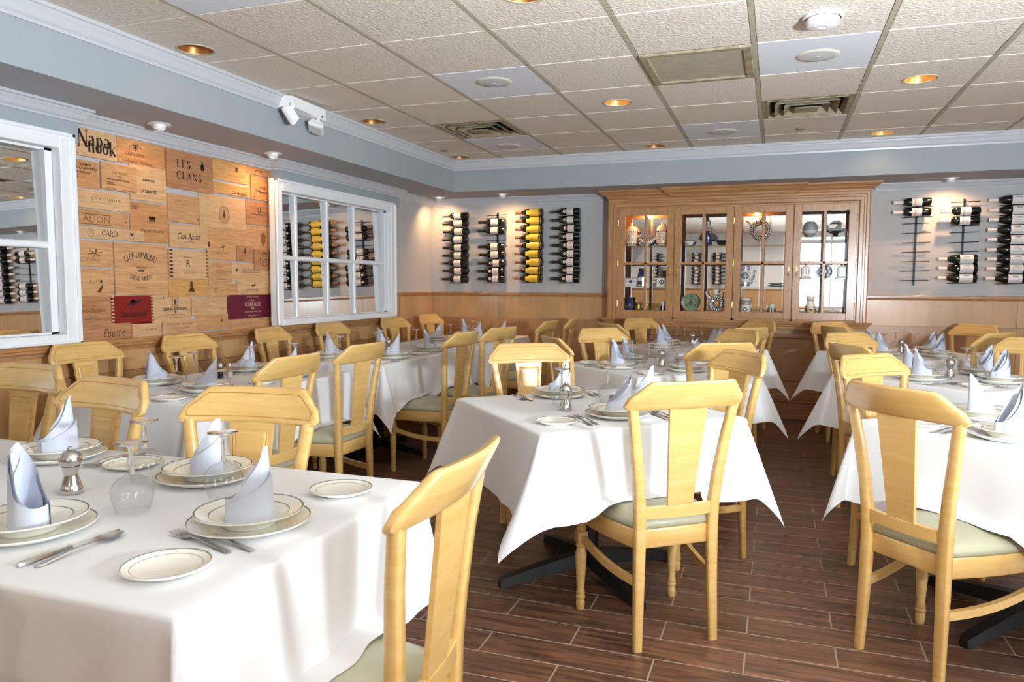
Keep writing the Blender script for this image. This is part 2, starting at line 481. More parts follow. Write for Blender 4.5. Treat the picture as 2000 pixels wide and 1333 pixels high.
for a in range(0, 13):
    for r in range(-1, 16):
        x0, x1 = TX + a * TA + GA, TX + (a + 1) * TA - GA
        y0, y1 = TY - (r + 1) * TB + GB, TY - r * TB - GB
        if (a, r) in skip_tiles: continue
        if (a, r) in HOLES:
            hx, hy = HOLES[(a, r)]; ya = min(y1, YS + 0.005); xa = max(x0, XS - 0.005)
            obj_of('ceiling_tile', tile_hole_mesh(xa, x1, y0, ya, hx, hy, 0.088), ceil, (0, 0, ZC)); continue
        if r == -1 or a == 0 or x1 > XR:
            xa, xb, yb = max(x0, XS - 0.005), min(x1, XR), min(y1, YS + 0.005)
            if xb - xa < 0.05: continue
            obj_of('ceiling_tile', tile_mesh(xb - xa, yb - y0, M['tile']), ceil, (xa, y0, ZC))
        else:
            obj_of('ceiling_tile', tmw if (a, r) in white_tiles else tm, ceil, (x0, y0, ZC))
bm_a = MB(); bm_a.box(-0.012, 0.012, YF, YS + 0.02, ZC - 0.001, ZC + 0.012); bm_a.box(-0.003, 0.003, YF, YS + 0.02, ZC + 0.01, ZC + 0.05)
ma = bm_a.mesh('grid_bar', M['tbar'])
for a in range(1, 13): obj_of('grid_bar', ma, ceil, (TX + a * TA, 0, 0))
bm_b = MB(); bm_b.box(XS - 0.02, XR, -0.0045, 0.0045, ZC + 0.003, ZC + 0.012)
mbm = bm_b.mesh('grid_bar', M['tbar_light'])
for r in range(0, 16): obj_of('grid_bar', mbm, ceil, (0, TY - r * TB, 0))

# ------------------------------------------------------------------ walls
ZS = 2.22
wb = MB(); wb.box(XL - 0.1, XR + 0.1, YB, YB + 0.12, 0, 2.62)
wall_back = struct(wb.build('wall_back', M['wall']))
wl = MB(); wl.box(XL - 0.12, XL, YF - 0.1, YB, 0, 2.62)
wall_left = struct(wl.build('wall_left', M['wall']))
# boxed-out sections of the left wall that carry the mirrored windows
for y0, y1 in ((0.9, 3.075), (4.80, 6.72)):
    for za, zb in ((0.91, 0.955), (2.04, ZS)):
        sbox('wall_section', M['soffit'], XL, -3.575, y0, y1, za, zb, wall_left)
def wall_with_openings(name, along, pos, lo, hi, ops, thick, mat):
    m = MB(); segs = []; p = lo
    for a, b in ops:
        segs.append((p, a, 0, 2.62)); segs.append((a, b, 0, WZ0)); segs.append((a, b, WZ1, 2.62)); p = b
    segs.append((p, hi, 0, 2.62))
    for a, b, z0, z1 in segs:
        if along == 'y': m.box(pos, pos + thick, a, b, z0, z1)
        else: m.box(a, b, pos - thick, pos, z0, z1)
    return struct(m.build(name, mat))
wall_right = wall_with_openings('wall_right', 'y', XR, YF - 0.1, YB + 0.1, RW, 0.12, M['wall'])
M['wall_pale'] = bumpy('front_wall_white_paint', srgb(226, 226, 224), 0.75, 60, 0.04, 0.001, spec=0.25)
wall_front = wall_with_openings('wall_front', 'x', YF, XL - 0.1, XR + 0.1, FW, 0.12, M['wall_pale'])
wn = 3
for a, b in RW:
    w = struct(thing('window_%d' % wn, 'x', 'window', (XR, a, WZ0))); del w['category']; del w['label']; wn += 1
    f = MB(); W = b - a; H = WZ1 - WZ0
    f.box(0, 0.1, 0, 0.05, 0, H); f.box(0, 0.1, W - 0.05, W, 0, H); f.box(0, 0.1, 0, W, 0, 0.05); f.box(0, 0.1, 0, W, H - 0.05, H)
    f.box(0.03, 0.07, W / 2 - 0.02, W / 2 + 0.02, 0.05, H - 0.05)
    f.build('frame', M['white'], w)
    g = MB(); g.box(0.048, 0.052, 0.05, W - 0.05, 0.05, H - 0.05); g.build('pane', M['pane'], w)
for a, b in FW:
    w = struct(thing('window_%d' % wn, 'x', 'window', (a, YF, WZ0))); del w['category']; del w['label']; wn += 1
    f = MB(); W = b - a; H = WZ1 - WZ0
    f.box(0, 0.05, -0.1, 0, 0, H); f.box(W - 0.05, W, -0.1, 0, 0, H); f.box(0, W, -0.1, 0, 0, 0.05); f.box(0, W, -0.1, 0, H - 0.05, H)
    f.box(W / 2 - 0.02, W / 2 + 0.02, -0.07, -0.03, 0.05, H - 0.05)
    f.build('frame', M['white'], w)
    g = MB(); g.box(0.05, W - 0.05, -0.052, -0.048, 0.05, H - 0.05); g.build('pane', M['pane'], w)

# unseen board added to shade the near face of the foreground cloth
sbox('added_shade_board', M['door'], XL, -0.50, 0.36, 0.42, 0.0, 0.88, c=0.006)
# soffits
def soffit(name, x0, x1, y0, y1):
    m = MB(); m.box(x0, x1, y0, y1, ZS, 2.62)
    for i, f in enumerate(m.f):
        if i == 0: m.m[i] = 1
    return struct(m.build(name, [M['soffit'], M['soffit_under']]))
soffit('trim_1', XL, XS, YF, YS)
soffit('trim_2', XL, XR, YS, YB)

# crown mouldings swept with mitred corners.  path points (x,y); side = direction into the room (normal per segment)
def crown(name, path, norms, ztop, h, pr, mat, ends=None):
    prof = [(0.0, 0.0), (0.0, -h), (0.18 * pr, -h), (0.22 * pr, -0.86 * h), (0.42 * pr, -0.74 * h), (0.60 * pr, -0.48 * h), (0.78 * pr, -0.30 * h), (0.82 * pr, -0.22 * h), (1.0 * pr, -0.18 * h), (1.0 * pr, 0.0)]
    secs = []
    for i, (x, y) in enumerate(path):
        if i == 0: n = Vector(norms[0])
        elif i == len(path) - 1: n = Vector(norms[-1])
        else:
            a, b = Vector(norms[i - 1]), Vector(norms[i]); n = (a + b); n = n / (n.dot(a))
        secs.append([(x + n.x * o, y + n.y * o, ztop + dz) for o, dz in prof])
    m = MB(); m.sweep(secs)
    return struct(m.build(name, mat))
E_, S_ = (1, 0), (0, -1)
crown('trim_3', [(XS, YF), (XS, YS), (XR, YS)], [E_, S_], ZC, 0.098, 0.05, M['white'])
xb_ = -3.575
crown('trim_4', [(xb_, 0.9), (xb_, 3.075), (XL, 3.075), (XL, 4.80), (xb_, 4.80), (xb_, 6.72), (XL, 6.72), (XL, YB), (-1.70, YB)],
      [E_, (0, 1), E_, S_, E_, (0, 1), E_, S_], ZS, 0.075, 0.062, M['white'])
crown('trim_5', [(0.83, YB), (XR, YB)], [S_], ZS, 0.06, 0.05, M['white'])

# wainscot: panel sheets, seams, rails
def wains(name, mat, *b, parent=None): return sbox(name, mat, *b, parent=parent)
ZR0, ZR1 = 1.155, 1.20
for i, (x0, x1) in enumerate(((-3.66, -2.86), (-2.86, -1.645))):
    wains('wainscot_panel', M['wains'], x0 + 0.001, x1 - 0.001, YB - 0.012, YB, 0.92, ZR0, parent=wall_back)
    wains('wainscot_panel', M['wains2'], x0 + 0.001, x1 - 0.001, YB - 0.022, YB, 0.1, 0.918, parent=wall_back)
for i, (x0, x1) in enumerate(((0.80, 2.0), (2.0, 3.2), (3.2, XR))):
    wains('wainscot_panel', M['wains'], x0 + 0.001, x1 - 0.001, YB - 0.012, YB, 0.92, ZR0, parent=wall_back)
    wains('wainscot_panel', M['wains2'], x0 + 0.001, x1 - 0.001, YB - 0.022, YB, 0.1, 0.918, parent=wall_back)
def rail(name, path, norms, z0, z1, pr, mat):
    h = z1 - z0
    prof = [(0, 0), (pr * .45, 0), (pr * .55, h * .25), (pr * .8, h * .45), (pr * .8, h * .6), (pr, h * .68), (pr, h * .92), (pr * .9, h), (0, h)]
    secs = []
    for i, (x, y) in enumerate(path):
        if i == 0: n = Vector(norms[0])
        elif i == len(path) - 1: n = Vector(norms[-1])
        else:
            a, b = Vector(norms[i - 1]), Vector(norms[i]); n = (a + b); n = n / (n.dot(a))
        secs.append([(x + n.x * o, y + n.y * o, z0 + dz) for o, dz in prof])
    m = MB(); m.sweep(secs)
    return struct(m.build(name, mat))
rail('trim_6', [(XL, 6.75), (XL, YB), (-1.645, YB)], [E_, S_], ZR0, ZR1, 0.03, M['rail'])
rail('trim_7', [(0.80, YB), (XR, YB)], [S_], ZR0, ZR1, 0.03, M['rail'])
sbox('trim_8', M['rail'], XL, -3.60, 6.725, 6.765, 0.9, 1.2)
wains('wainscot_panel', M['wains'], XL, XL + 0.015, 6.77, YB - 0.012, 0.92, ZR0, parent=wall_left)
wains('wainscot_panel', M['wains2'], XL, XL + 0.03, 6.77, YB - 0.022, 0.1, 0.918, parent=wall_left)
yy = [0.9, 2.1, 3.32, 4.54, 5.76, 6.72]
for a, b in zip(yy[:-1], yy[1:]):
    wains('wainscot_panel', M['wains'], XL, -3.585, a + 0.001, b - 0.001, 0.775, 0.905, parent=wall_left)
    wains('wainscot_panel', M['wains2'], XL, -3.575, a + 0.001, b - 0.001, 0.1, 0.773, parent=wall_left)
rail('trim_9', [(-3.60, 0.9), (-3.60, 6.72), (XL, 6.72)], [E_, (0, 1)], 0.895, 0.962, 0.045, M['rail'])
sbox('baseboard_left', M['rail'], XL, -3.56, 0.9, 6.72, 0, 0.1)
sbox('baseboard_back', M['rail'], XL, XR, YB - 0.035, YB, 0, 0.1)
sbox('trim_10', M['white'], XL, -3.59, YF, 0.9, 0.9, 0.95)
wains('wainscot_panel', M['wains'], XL, -3.585, YF, 0.9, 0.1, 0.9, parent=wall_left)
wains('wainscot_panel', M['wains'], -3.6, 0.5, YF, YF + 0.015, 0.1, 1.155, parent=wall_front)
wains('wainscot_panel', M['wains'], 0.5, XR, YF, YF + 0.015, 0.1, 0.72, parent=wall_front)
wains('wainscot_panel', M['wains'], XR - 0.015, XR, YF, YB, 0.1, 0.72, parent=wall_right)
rail('trim_11', [(-3.6, YF), (0.5, YF)], [(0, 1)], ZR0, ZR1, 0.03, M['rail'])
# tall wooden door at the far right end of the back wall (seen in the mirrored window)
dr = struct(thing('door_1', 'x', 'door', (3.0, YB - 0.05, 0))); del dr['label']; del dr['category']
m = MB(); m.box(0, 0.95, 0, 0.05, 0, 2.1); m.build('door_leaf', M['door'], dr)
m = MB(); m.box(-0.07, 0, -0.02, 0.05, 0, 2.17); m.box(0.95, 1.02, -0.02, 0.05, 0, 2.17); m.box(0, 0.95, -0.02, 0.05, 2.1, 2.17); m.build('door_frame', M['rail'], dr)
m = MB(); m.tube([(0.1, -0.05, 1.0), (0.22, -0.05, 1.0)], 0.012); m.tube([(0.1, 0, 1.0), (0.1, -0.05, 1.0)], 0.01); m.build('door_handle', M['brass'], dr)

# ------------------------------------------------------------------ mirrored windows on the left wall
def mirror_window(n, y0, y1, cols_at):
    z0, z1 = 0.965, 2.07
    w = struct(thing('window_%d' % n, 'x', 'w', (0, 0, 0))); del w['label']; del w['category']
    fw = 0.085
    m = MB(); xo = -3.565; xi = -3.535
    for a, b, c, d in ((y0, y0 + fw, z0, z1), (y1 - fw, y1, z0, z1), (y0 + fw, y1 - fw, z0, z0 + 0.05), (y0 + fw, y1 - fw, z1 - fw, z1)):
        m.cbox(xo - 0.03, xi, a, b, c, d, 0.004)
    # raised outer bead
    for a, b, c, d in ((y0, y0 + .02, z0, z1), (y1 - .02, y1, z0, z1), (y0, y1, z1 - .02, z1), (y0, y1, z0, z0 + 0.012)):
        m.cbox(xi - 0.01, xi + 0.012, a, b, c, d, 0.003)
    m.build('window_frame', M['frame_white'], w)
    # reveal returning to the recessed mirror
    m = MB(); ra, rb, rc, rd = y0 + fw, y1 - fw, z0 + 0.05, z1 - fw
    xm = -3.622
    x_ = -3.655; xo_ = -3.597; m.box(x_, xo_, ra - .02, ra - .002, rc - .02, rd + .02); m.box(x_, xo_, rb + .002, rb + .02, rc - .02, rd + .02); m.box(x_, xo_, ra, rb, rc - .02, rc - .002); m.box(x_, xo_, ra, rb, rd + .002, rd + .02)
    m.build('window_reveal', M['frame_white'], w)
    ys = [ra] + cols_at + [rb]; zm = 1.485
    for a, b in zip(ys[:-1], ys[1:]):
        for c, d in ((rc, zm), (zm, rd)):
            m = MB(); m.cbox(-.006, .002, -(b - a) / 2 - .006, (b - a) / 2 + .006, -(d - c) / 2 - .004, (d - c) / 2 + .004, .0008)
            p = m.build('mirror_pane', M['mirror'], w, False, (xm, (a + b) / 2, (c + d) / 2)); p.rotation_euler = (0, -0.027, 0.046)
    m = MB()
    m.box(-3.65, -3.598, ra, ra + .012, rc, rd); m.box(-3.65, -3.598, rb - .04, rb, rc, rd); m.box(-3.65, -3.598, ra, rb, rc, rc + .010); m.box(-3.65, -3.598, ra, rb, rd - .012, rd)
    m.build('sash', M['frame_white'], w)
    for y in cols_at:
        m = MB(); m.cbox(-3.645, -3.602, y - 0.018, y + 0.018, rc, rd, 0.007); m.build('muntin', M['frame_white'], w)
    m = MB(); m.cbox(-3.645, -3.600, ra, rb, zm - 0.018, zm + 0.018, 0.007); m.build('muntin', M['frame_white'], w)
    return w
mirror_window(2, 4.70, 6.565, [5.05, 5.49, 5.915])
mirror_window(1, 1.16, 3.015, [1.63, 2.06, 2.49])

# ------------------------------------------------------------------ crate boards on the left wall
BX = [(3.093,3.388,1.989,2.144),(3.394,3.761,1.994,2.141),(3.093,3.263,1.815,1.968),(3.273,3.527,1.821,1.978),(3.478,3.760,1.784,1.997),(3.767,4.174,1.892,2.138),(4.183,4.564,2.000,2.144),(4.518,4.805,2.085,2.142),(4.177,4.564,1.907,1.985),(4.570,4.804,1.903,2.080),(3.091,3.468,1.703,1.809),(3.471,3.765,1.533,1.776),(3.092,3.461,1.605,1.699),(3.091,3.574,1.535,1.601),(3.766,4.036,1.676,1.857),(4.044,4.505,1.665,1.889),(4.513,4.798,1.716,1.893),(3.770,4.107,1.514,1.667),(4.110,4.797,1.537,1.711),(3.092,3.344,1.375,1.524),(3.347,3.749,1.212,1.526),(3.761,4.096,1.314,1.504),(4.106,4.395,1.445,1.586),(4.399,4.575,1.442,1.559),(4.579,4.810,1.387,1.541),(3.088,3.341,1.212,1.369),(4.108,4.339,1.277,1.439),(4.345,4.789,1.308,1.433),(3.753,4.104,1.195,1.314),(4.107,4.390,1.191,1.283),(4.394,4.790,1.199,1.310),(3.087,3.313,1.040,1.213),(3.320,3.622,1.036,1.212),(3.629,3.944,1.033,1.214),(3.950,4.290,1.069,1.189),(4.295,4.792,1.029,1.205),(3.085,3.454,0.945,1.050),(3.459,3.688,0.952,1.045),(3.693,3.986,0.950,1.050),(3.991,4.324,0.965,1.075),(4.328,4.81,0.945,1.038)]
P_, PP, PO, PB, PG_ = 'pine', 'pine_pale', 'pine_orange', 'pine_brown', 'pine_gold'
# (board material, proud, label, [texts: (string, u, v, cap height, width, ink, style)])
BI = [
 (PP, 3, 'pale board with the largest black two-line lettering, topmost on the left', []),
 (PO, 0, 'orange board with a winged crest over a script line, beside the largest lettering', [('CLIFFE LANE', .36, .40, .020, .14, 'ink_grey', 's'), ('Collegiate Cellarer', .40, .12, .018, .22, 'ink_brown', 'i')]),
 (PO, 0, 'small orange board with three lines of dark capitals and two specks', [('CAMPE', .5, .84, .012, .07, 'ink_grey', 'b'), ('DELLA SPINETTA', .5, .70, .012, .15, 'ink_grey', 'b'), ('BAROLO', .5, .56, .012, .08, 'ink_grey', 'b')]),
 (P_, 4, 'square board with faint name and small print, overlapping its neighbours', [('ORNELLAIA', .5, .66, .016, .11, 'ink_faint', 's'), ('2011', .5, .52, .013, .03, 'ink_faint', 's'), ('VINO ROSSO PRODOTTO IN ITALIA', .45, .40, .007, .16, 'ink_brown', 'b'), ('TOSCANA', .22, .28, .007, .05, 'ink_faint', 'b'), ('BOLGHERI', .25, .22, .007, .06, 'ink_faint', 'b'), ('12 X 75 CL', .25, .06, .009, .07, 'ink_faint', 'b'), ('% 14 VOL', .75, .05, .009, .09, 'ink_faint', 'b')]),
 (PP, 1, 'pale streaked board with two short lines of bold black capitals', [('DOMAINE WEIS', .5, .60, .013, .09, 'ink', 'n'), ('LA SAVANTE', .5, .28, .018, .12, 'ink', 'n')]),
 (PB, 2, 'large brown board with two rows of big serif capitals and a pine cone crest', []),
 (PG_, 0, 'golden lamp-lit board with a shield over faint capitals', [('ROUDNIK VINEYARD', .62, .32, .015, .17, 'ink_faint', 's'), ('VINEYARDS', .62, .14, .010, .10, 'ink_faint', 's')]),
 (PO, 1, 'narrow orange board with a faint bird print at the very top right', []),
 (PG_, 1, 'long golden board with a blackletter name, under the shield board', [('Clos Mougeard', .68, .28, .024, .16, 'ink', 'bi')]),
 (PO, 2, 'orange board with year numerals above a dark branch print', [('1943', .5, .52, .022, .08, 'ink_brown', 'b')]),
 (PP, 3, 'long pale yellow board with widely spaced capitals', [('C O N T I N U U M', .55, .55, .017, .20, 'ink_brown', 's'), ('NAPA VALLEY', .48, .38, .008, .14, 'ink_faint', 's')]),
 (PO, 1, 'tall orange board with a small dark castle mark over a name', [('Castel Bourle', .55, .30, .020, .18, 'ink_faint', 'bi'), ('PRODUCT', .12, .88, .008, .05, 'ink_grey', 'b'), ('OF ITALY', .12, .83, .008, .05, 'ink_grey', 'b')]),
 (P_, 0, 'board with outlined faded capitals between two ruled lines', [('ALION', .40, .42, .038, .18, 'ink_faint', 's')]),
 (PP, 2, 'long pale board with four black serif capitals between two round seals', []),
 (P_, 2, 'board with faint vine swirls and a knot at its right edge', []),
 (PP, 1, 'big plain board with a round stamped seal in its middle', []),
 (PB, 1, 'dark orange board with a black crown-like crest over a line of capitals', [('CHATEAU DE LA TOUR', .52, .46, .013, .20, 'ink', 's')]),
 (PP, 4, 'pale board with a long flowing script name', [('Clos Apalta', .48, .50, .042, .20, 'ink', 'i'), ('COLCHAGUA', .5, .26, .007, .10, 'ink_grey', 's')]),
 (P_, 0, 'wide knotty board with a brown scorched shield at its right end', []),
 (P_, 0, 'knotty board with a star-shaped crest on the left edge', [('SERRA', .45, .26, .014, .09, 'ink_faint', 's')]),
 (P_, 2, 'largest board, arched serif name over a crown', [('BORDEAUX', .48, .14, .008, .09, 'ink_grey', 's')]),
 (PP, 4, 'pinkish square board with toothed sides and a monogram', [('R', .47, .52, .045, .035, 'ink_brown', 'b'), ('RESERVE', .47, .74, .010, .08, 'ink_brown', 's'), ('CHATEAU DE RESERVE', .5, .27, .008, .09, 'ink_brown', 's'), ('GRAND CRU CLASSE', .5, .20, .008, .10, 'ink_brown', 's')]),
 (P_, 2, 'board with a small running dog mark and toothed right side', [('BOUTARD', .5, .36, .014, .11, 'ink_faint', 's')]),
 (PB, 2, 'small brown board with a bottle-shaped stamp', [('La Tour', .25, .10, .012, .05, 'ink', 'i')]),
 (PB, 5, 'dark square board with a large round worn seal, overlapping the mirrored window side', [('COLLAVINI', .5, .84, .014, .14, 'ink_grey', 's')]),
 (P_, 0, 'knotty board with four spaced letters beside a dark knot', [('E L I O', .50, .52, .014, .07, 'ink_grey', 's')]),
 (P_, 3, 'plain square board with faint rectangular print, right of the monogram board', [('CHATEAU', .5, .62, .014, .09, 'ink_faint', 's'), ('MONTROSE', .5, .48, .012, .09, 'ink_faint', 's')]),
 (PP, 1, 'long board with a dark leaf, two lines of capitals and a round seal', [('DON MELCHOR', .42, .62, .013, .16, 'ink_grey', 's'), ('CABERNET SAUVIGNON', .42, .48, .010, .17, 'ink_grey', 's')]),
 (PG_, 2, 'yellowish board with a sitting dog stamp, under the monogram board', [('RIDGE', .54, .14, .012, .09, 'ink_faint', 's')]),
 (P_, 1, 'low board with a faint sun stamp and one thin line', [('SAINT-EMILION', .66, .50, .008, .12, 'ink_faint', 's')]),
 (PP, 2, 'pale board with a black gabled roof mark over small capitals', [('DOMAINE SERENE', .42, .34, .012, .15, 'ink', 's'), ('PINOT NOIR', .46, .20, .008, .10, 'ink_grey', 's')]),
 (PB, 0, 'brown board with five centred lines of capitals, lower left', [('BRUNELLO', .5, .80, .015, .11, 'ink_faint', 's'), ('DI', .5, .66, .012, .02, 'ink_faint', 's'), ('MONTALCINO', .5, .50, .018, .15, 'ink_brown', 's'), ('RISERVA', .5, .30, .007, .05, 'ink_grey', 's'), ('TENUTA IL POGGIO', .45, .22, .010, .12, 'ink_grey', 's')]),
 ('red_board', 1, 'red painted board with toothed ends and black lettering', [('Casa Lapostolle', .5, .36, .036, .19, 'ink', 'bi')]),
 (PP, 0, 'board with a framed face medallion over bold capitals', [('GERARD BERTRAND', .56, .48, .017, .20, 'ink', 'n'), ('B', .56, .37, .014, .012, 'ink', 'n'), ('VINS DU SUD DE LA FRANCE', .56, .28, .008, .17, 'ink_grey', 's'), ('MONTPELLIER', .56, .17, .006, .10, 'ink_grey', 's')]),
 (PP, 1, 'low pale board with only a small seal at each end', []),
 ('purple_board', 3, 'burgundy painted board with pale gold lettering', [('CUVEE DU CHATEAU', .52, .90, .009, .14, 'ink_gold', 's'), ('Clos', .5, .76, .014, .05, 'ink_gold', 's'), ('FONBRAUGE', .52, .58, .030, .17, 'ink_gold', 's'), ('2003', .52, .42, .013, .03, 'ink_gold', 'b'), ('SAINT EMILION GRAND CRU', .52, .28, .011, .18, 'ink_gold', 's'), ('Bordeaux', .52, .13, .013, .11, 'ink_gold', 'i')]),
 (PB, 2, 'long low brown board with a single script name, bottom left', [('Etienne', .65, .46, .050, .15, 'ink_brown', 'i')]),
 (PP, 1, 'pale plain board with one short line, bottom row', [('LE ARENE', .62, .52, .010, .09, 'ink_grey', 's')]),
 (PP, 3, 'streaked pale board with arched capitals, bottom row', [('JOHANNA VINEYARD', .5, .72, .018, .24, 'ink_faint', 's'), ('HOWELL MOUNTAIN', .5, .46, .010, .16, 'ink_brown', 's'), ('CABERNET', .5, .24, .008, .10, 'ink_faint', 's')]),
 (P_, 0, 'plain board with a small brown drop mark, bottom row', []),
 (P_, 1, 'long low board with arrowhead grain at the bottom right', []),
]
TEXTS = []
ROT_L = (pi / 2, 0, pi / 2)      # text reads along +y, up +z, faces +x
def text(body, y, z, cap, width, mat, style, parent, x):
    c = bpy.data.curves.new('lettering', 'FONT'); c.body = body; c.size = cap / 0.70
    c.align_x = 'CENTER'; c.align_y = 'CENTER'; c.resolution_u = 2
    if 'i' in style: c.shear = 0.28
    if style in ('b', 'n', 'bi'): c.offset = 0.0006
    c.materials.append(mat)
    o = bpy.data.objects.new('lettering', c); COL.objects.link(o)
    o.parent = parent; o.location = (x, y, z); o.rotation_euler = ROT_L
    TEXTS.append((o, width))
    return o

# a small high-contrast serif alphabet drawn as strokes (unit cap height)
def arc(cx, cy, rx, ry, a0, a1, n=14):
    return [(cx + rx * cos(math.radians(a0 + (a1 - a0) * i / n)), cy + ry * sin(math.radians(a0 + (a1 - a0) * i / n))) for i in range(n + 1)]
# stroke: (points, 'T' thick / 't' thin / 'c' contrast by direction, serif at start, serif at end)
GL = {
 'N': (0.86, [([(.12, 0), (.12, 1)], 't', 1, 0), ([(.10, 1), (.74, 0)], 'T', 1, 0), ([(.74, 0), (.74, 1)], 't', 0, 1)]),
 'a': (0.52, [(arc(.22, .44, .16, .2, 150, 0, 8) + [(.38, .1), (.44, .02), (.5, .03)], 'c', 0, 0), (arc(.20, .15, .15, .145, 60, 360, 14), 'c', 0, 0)]),
 'p': (0.56, [([(.12, -.38), (.12, .62)], 'T', 1, 0), (arc(.26, .31, .2, .31, 120, -120, 14), 'c', 0, 0)]),
 'n': (0.58, [([(.1, 0), (.1, .64)], 'T', 1, 0), (arc(.28, .42, .17, .21, 160, 0, 8) + [(.45, 0)], 'c', 0, 1)]),
 'o': (0.54, [(arc(.27, .31, .2, .31, 0, 360, 24), 'c', 0, 0)]),
 'k': (0.62, [([(.1, 0), (.1, 1)], 'T', 1, 1), ([(.12, .28), (.46, .62)], 't', 0, 1), ([(.22, .38), (.52, 0)], 'T', 0, 1)]),
 'L': (0.62, [([(.12, 0), (.12, 1)], 'T', 0, 1), ([(.06, .02), (.55, .02), (.57, .24)], 't', 0, 0)]),
 'E': (0.66, [([(.12, 0), (.12, 1)], 'T', 0, 0), ([(.05, .02), (.56, .02), (.58, .24)], 't', 0, 0), ([(.05, .98), (.54, .98), (.55, .78)], 't', 0, 0), ([(.12, .52), (.42, .52)], 't', 0, 1)]),
 'S': (0.60, [(arc(.29, .74, .21, .25, 20, 250, 12) + arc(.29, .26, .23, .25, 80, -160, 14), 'c', 0, 0)]),
 'C': (0.80, [(arc(.44, .5, .36, .5, 40, 320, 22), 'c', 0, 0), ([(.72, .98), (.72, .74)], 't', 0, 0)]),
 'A': (0.82, [([(.06, 0), (.4, 1)], 't', 1, 0), ([(.38, 1), (.74, 0)], 'T', 0, 1), ([(.18, .34), (.60, .34)], 't', 0, 0)]),
 'R': (0.74, [([(.12, 0), (.12, 1)], 'T', 1, 1), ([(.1, .98)] + arc(.30, .75, .24, .23, 90, -90, 10) + [(.12, .52)], 'c', 0, 0), ([(.34, .52), (.70, -.12)], 'T', 0, 0)]),
 'O': (0.90, [(arc(.44, .5, .38, .5, 0, 360, 28), 'c', 0, 0)]),
 'D': (0.86, [([(.12, 0), (.12, 1)], 'T', 1, 1), ([(.1, .98)] + arc(.34, .5, .40, .48, 90, -90, 14) + [(.1, .02)], 'c', 0, 0)]),
 'M': (1.0, [([(.1, 0), (.14, 1)], 't', 1, 0), ([(.14, 1), (.48, 0)], 'T', 0, 0), ([(.48, 0), (.82, 1)], 't', 0, 0), ([(.84, 1), (.88, 0)], 'T', 0, 1)]),
 'Q': (0.90, [(arc(.44, .5, .38, .5, 0, 360, 28), 'c', 0, 0), ([(.46, .1), (.80, -.2)], 'T', 0, 0)]),
 'U': (0.82, [([(.12, 1), (.12, .3)] + arc(.40, .3, .28, .3, 180, 360, 10) + [(.68, 1)], 'c', 1, 1)]),
 'I': (0.34, [([(.16, 0), (.16, 1)], 'T', 1, 1)]),
 'J': (0.42, [([(.28, 1), (.28, .1), (.18, -.08), (.06, -.06)], 'T', 1, 0)]),
 'T': (0.72, [([(.34, 0), (.34, 1)], 'T', 1, 0), ([(.05, .76), (.05, .98), (.63, .98), (.63, .76)], 't', 0, 0)]),
 '-': (0.40, [([(.05, .38), (.32, .38)], 't', 0, 0)]), ' ': (0.35, []),
}
def ribbon(mb, pts, wfun, x):
    n = len(pts)
    L, R = [], []
    for i in range(n):
        a = pts[max(i - 1, 0)]; b = pts[min(i + 1, n - 1)]
        dx, dy = b[0] - a[0], b[1] - a[1]; l = hypot(dx, dy) or 1
        w = wfun(dx / l, dy / l) / 2
        L.append((x, pts[i][0] - dy / l * w, pts[i][1] + dx / l * w)); R.append((x, pts[i][0] + dy / l * w, pts[i][1] - dx / l * w))
    for i in range(n - 1): mb.add([L[i], R[i], R[i + 1], L[i + 1]], [(0, 1, 2, 3)])
def serif_glyph(mb, ch, tr, h, sx, x, T=.15, t=.045):
    """tr maps glyph (u,v) to (y,z)"""
    for pts, kind, s0, s1 in GL[ch][1]:
        P = [tr(u * sx, v) for u, v in pts]
        wf = {'T': lambda a, b: T * h, 't': lambda a, b: t * h * 1.2, 'c': lambda a, b: (t + (T - t) * abs(b) ** 1.5) * h}[kind]
        ribbon(mb, P, wf, x)
        for on, p in ((s0, pts[0]), (s1, pts[-1])):
            if on:
                q = [tr((p[0] - .11) * sx, p[1]), tr((p[0] + .11) * sx, p[1])]
                ribbon(mb, q, lambda a, b: t * h * 1.1, x)
def serif_word(mb, s, y, z, h, sx, x, gap=0.06, **kw):
    for ch in s:
        serif_glyph(mb, ch, (lambda u, v, y0=y: (y0 + u * h, z + v * h)), h, sx, x, **kw)
        y += (GL[ch][0] * sx + gap) * h
    return y
def serif_arc(mb, s, cy, cz, R, h, a_mid, spread, x, up=1, sx=0.9, small=()):
    wd = [GL[c][0] * (0.6 if i in small else 1) for i, c in enumerate(s)]; tot = sum(wd); acc = 0
    for i, c in enumerate(s):
        a = a_mid - up * spread * ((acc + wd[i] * .5) / tot - .5); acc += wd[i]
        hh = h * (0.62 if i in small else 1)
        r = R if up > 0 else R
        ca, sa = cos(a), sin(a)
        def tr(u, v, a=a, hh=hh):
            uu = (u - GL[s[i]][0] * .5 * sx) * hh; vv = v * hh
            rad = R + up * vv
            # local frame: radial outward (ca,sa); tangent
            ty, tz = (sa, -ca) if up > 0 else (-sa, ca)
            return (cy + rad * ca + ty * uu, cz + rad * sa + tz * uu)
        serif_glyph(mb, c, tr, hh, sx, x)
def ringmark(mb, y, z, r, w, x, n=28, ry=1.0):
    pts = [(y + r * cos(2 * pi * i / n), z + r * ry * sin(2 * pi * i / n)) for i in range(n + 1)]
    ribbon(mb, pts, lambda a, b: w, x)
def fillpoly(mb, pts, x): mb.add([(x, y, z) for y, z in pts], [tuple(range(len(pts)))])
def disc(mb, y, z, r, x, n=16, ry=1.0): fillpoly(mb, [(y + r * cos(2 * pi * i / n), z + r * ry * sin(2 * pi * i / n)) for i in range(n)], x)

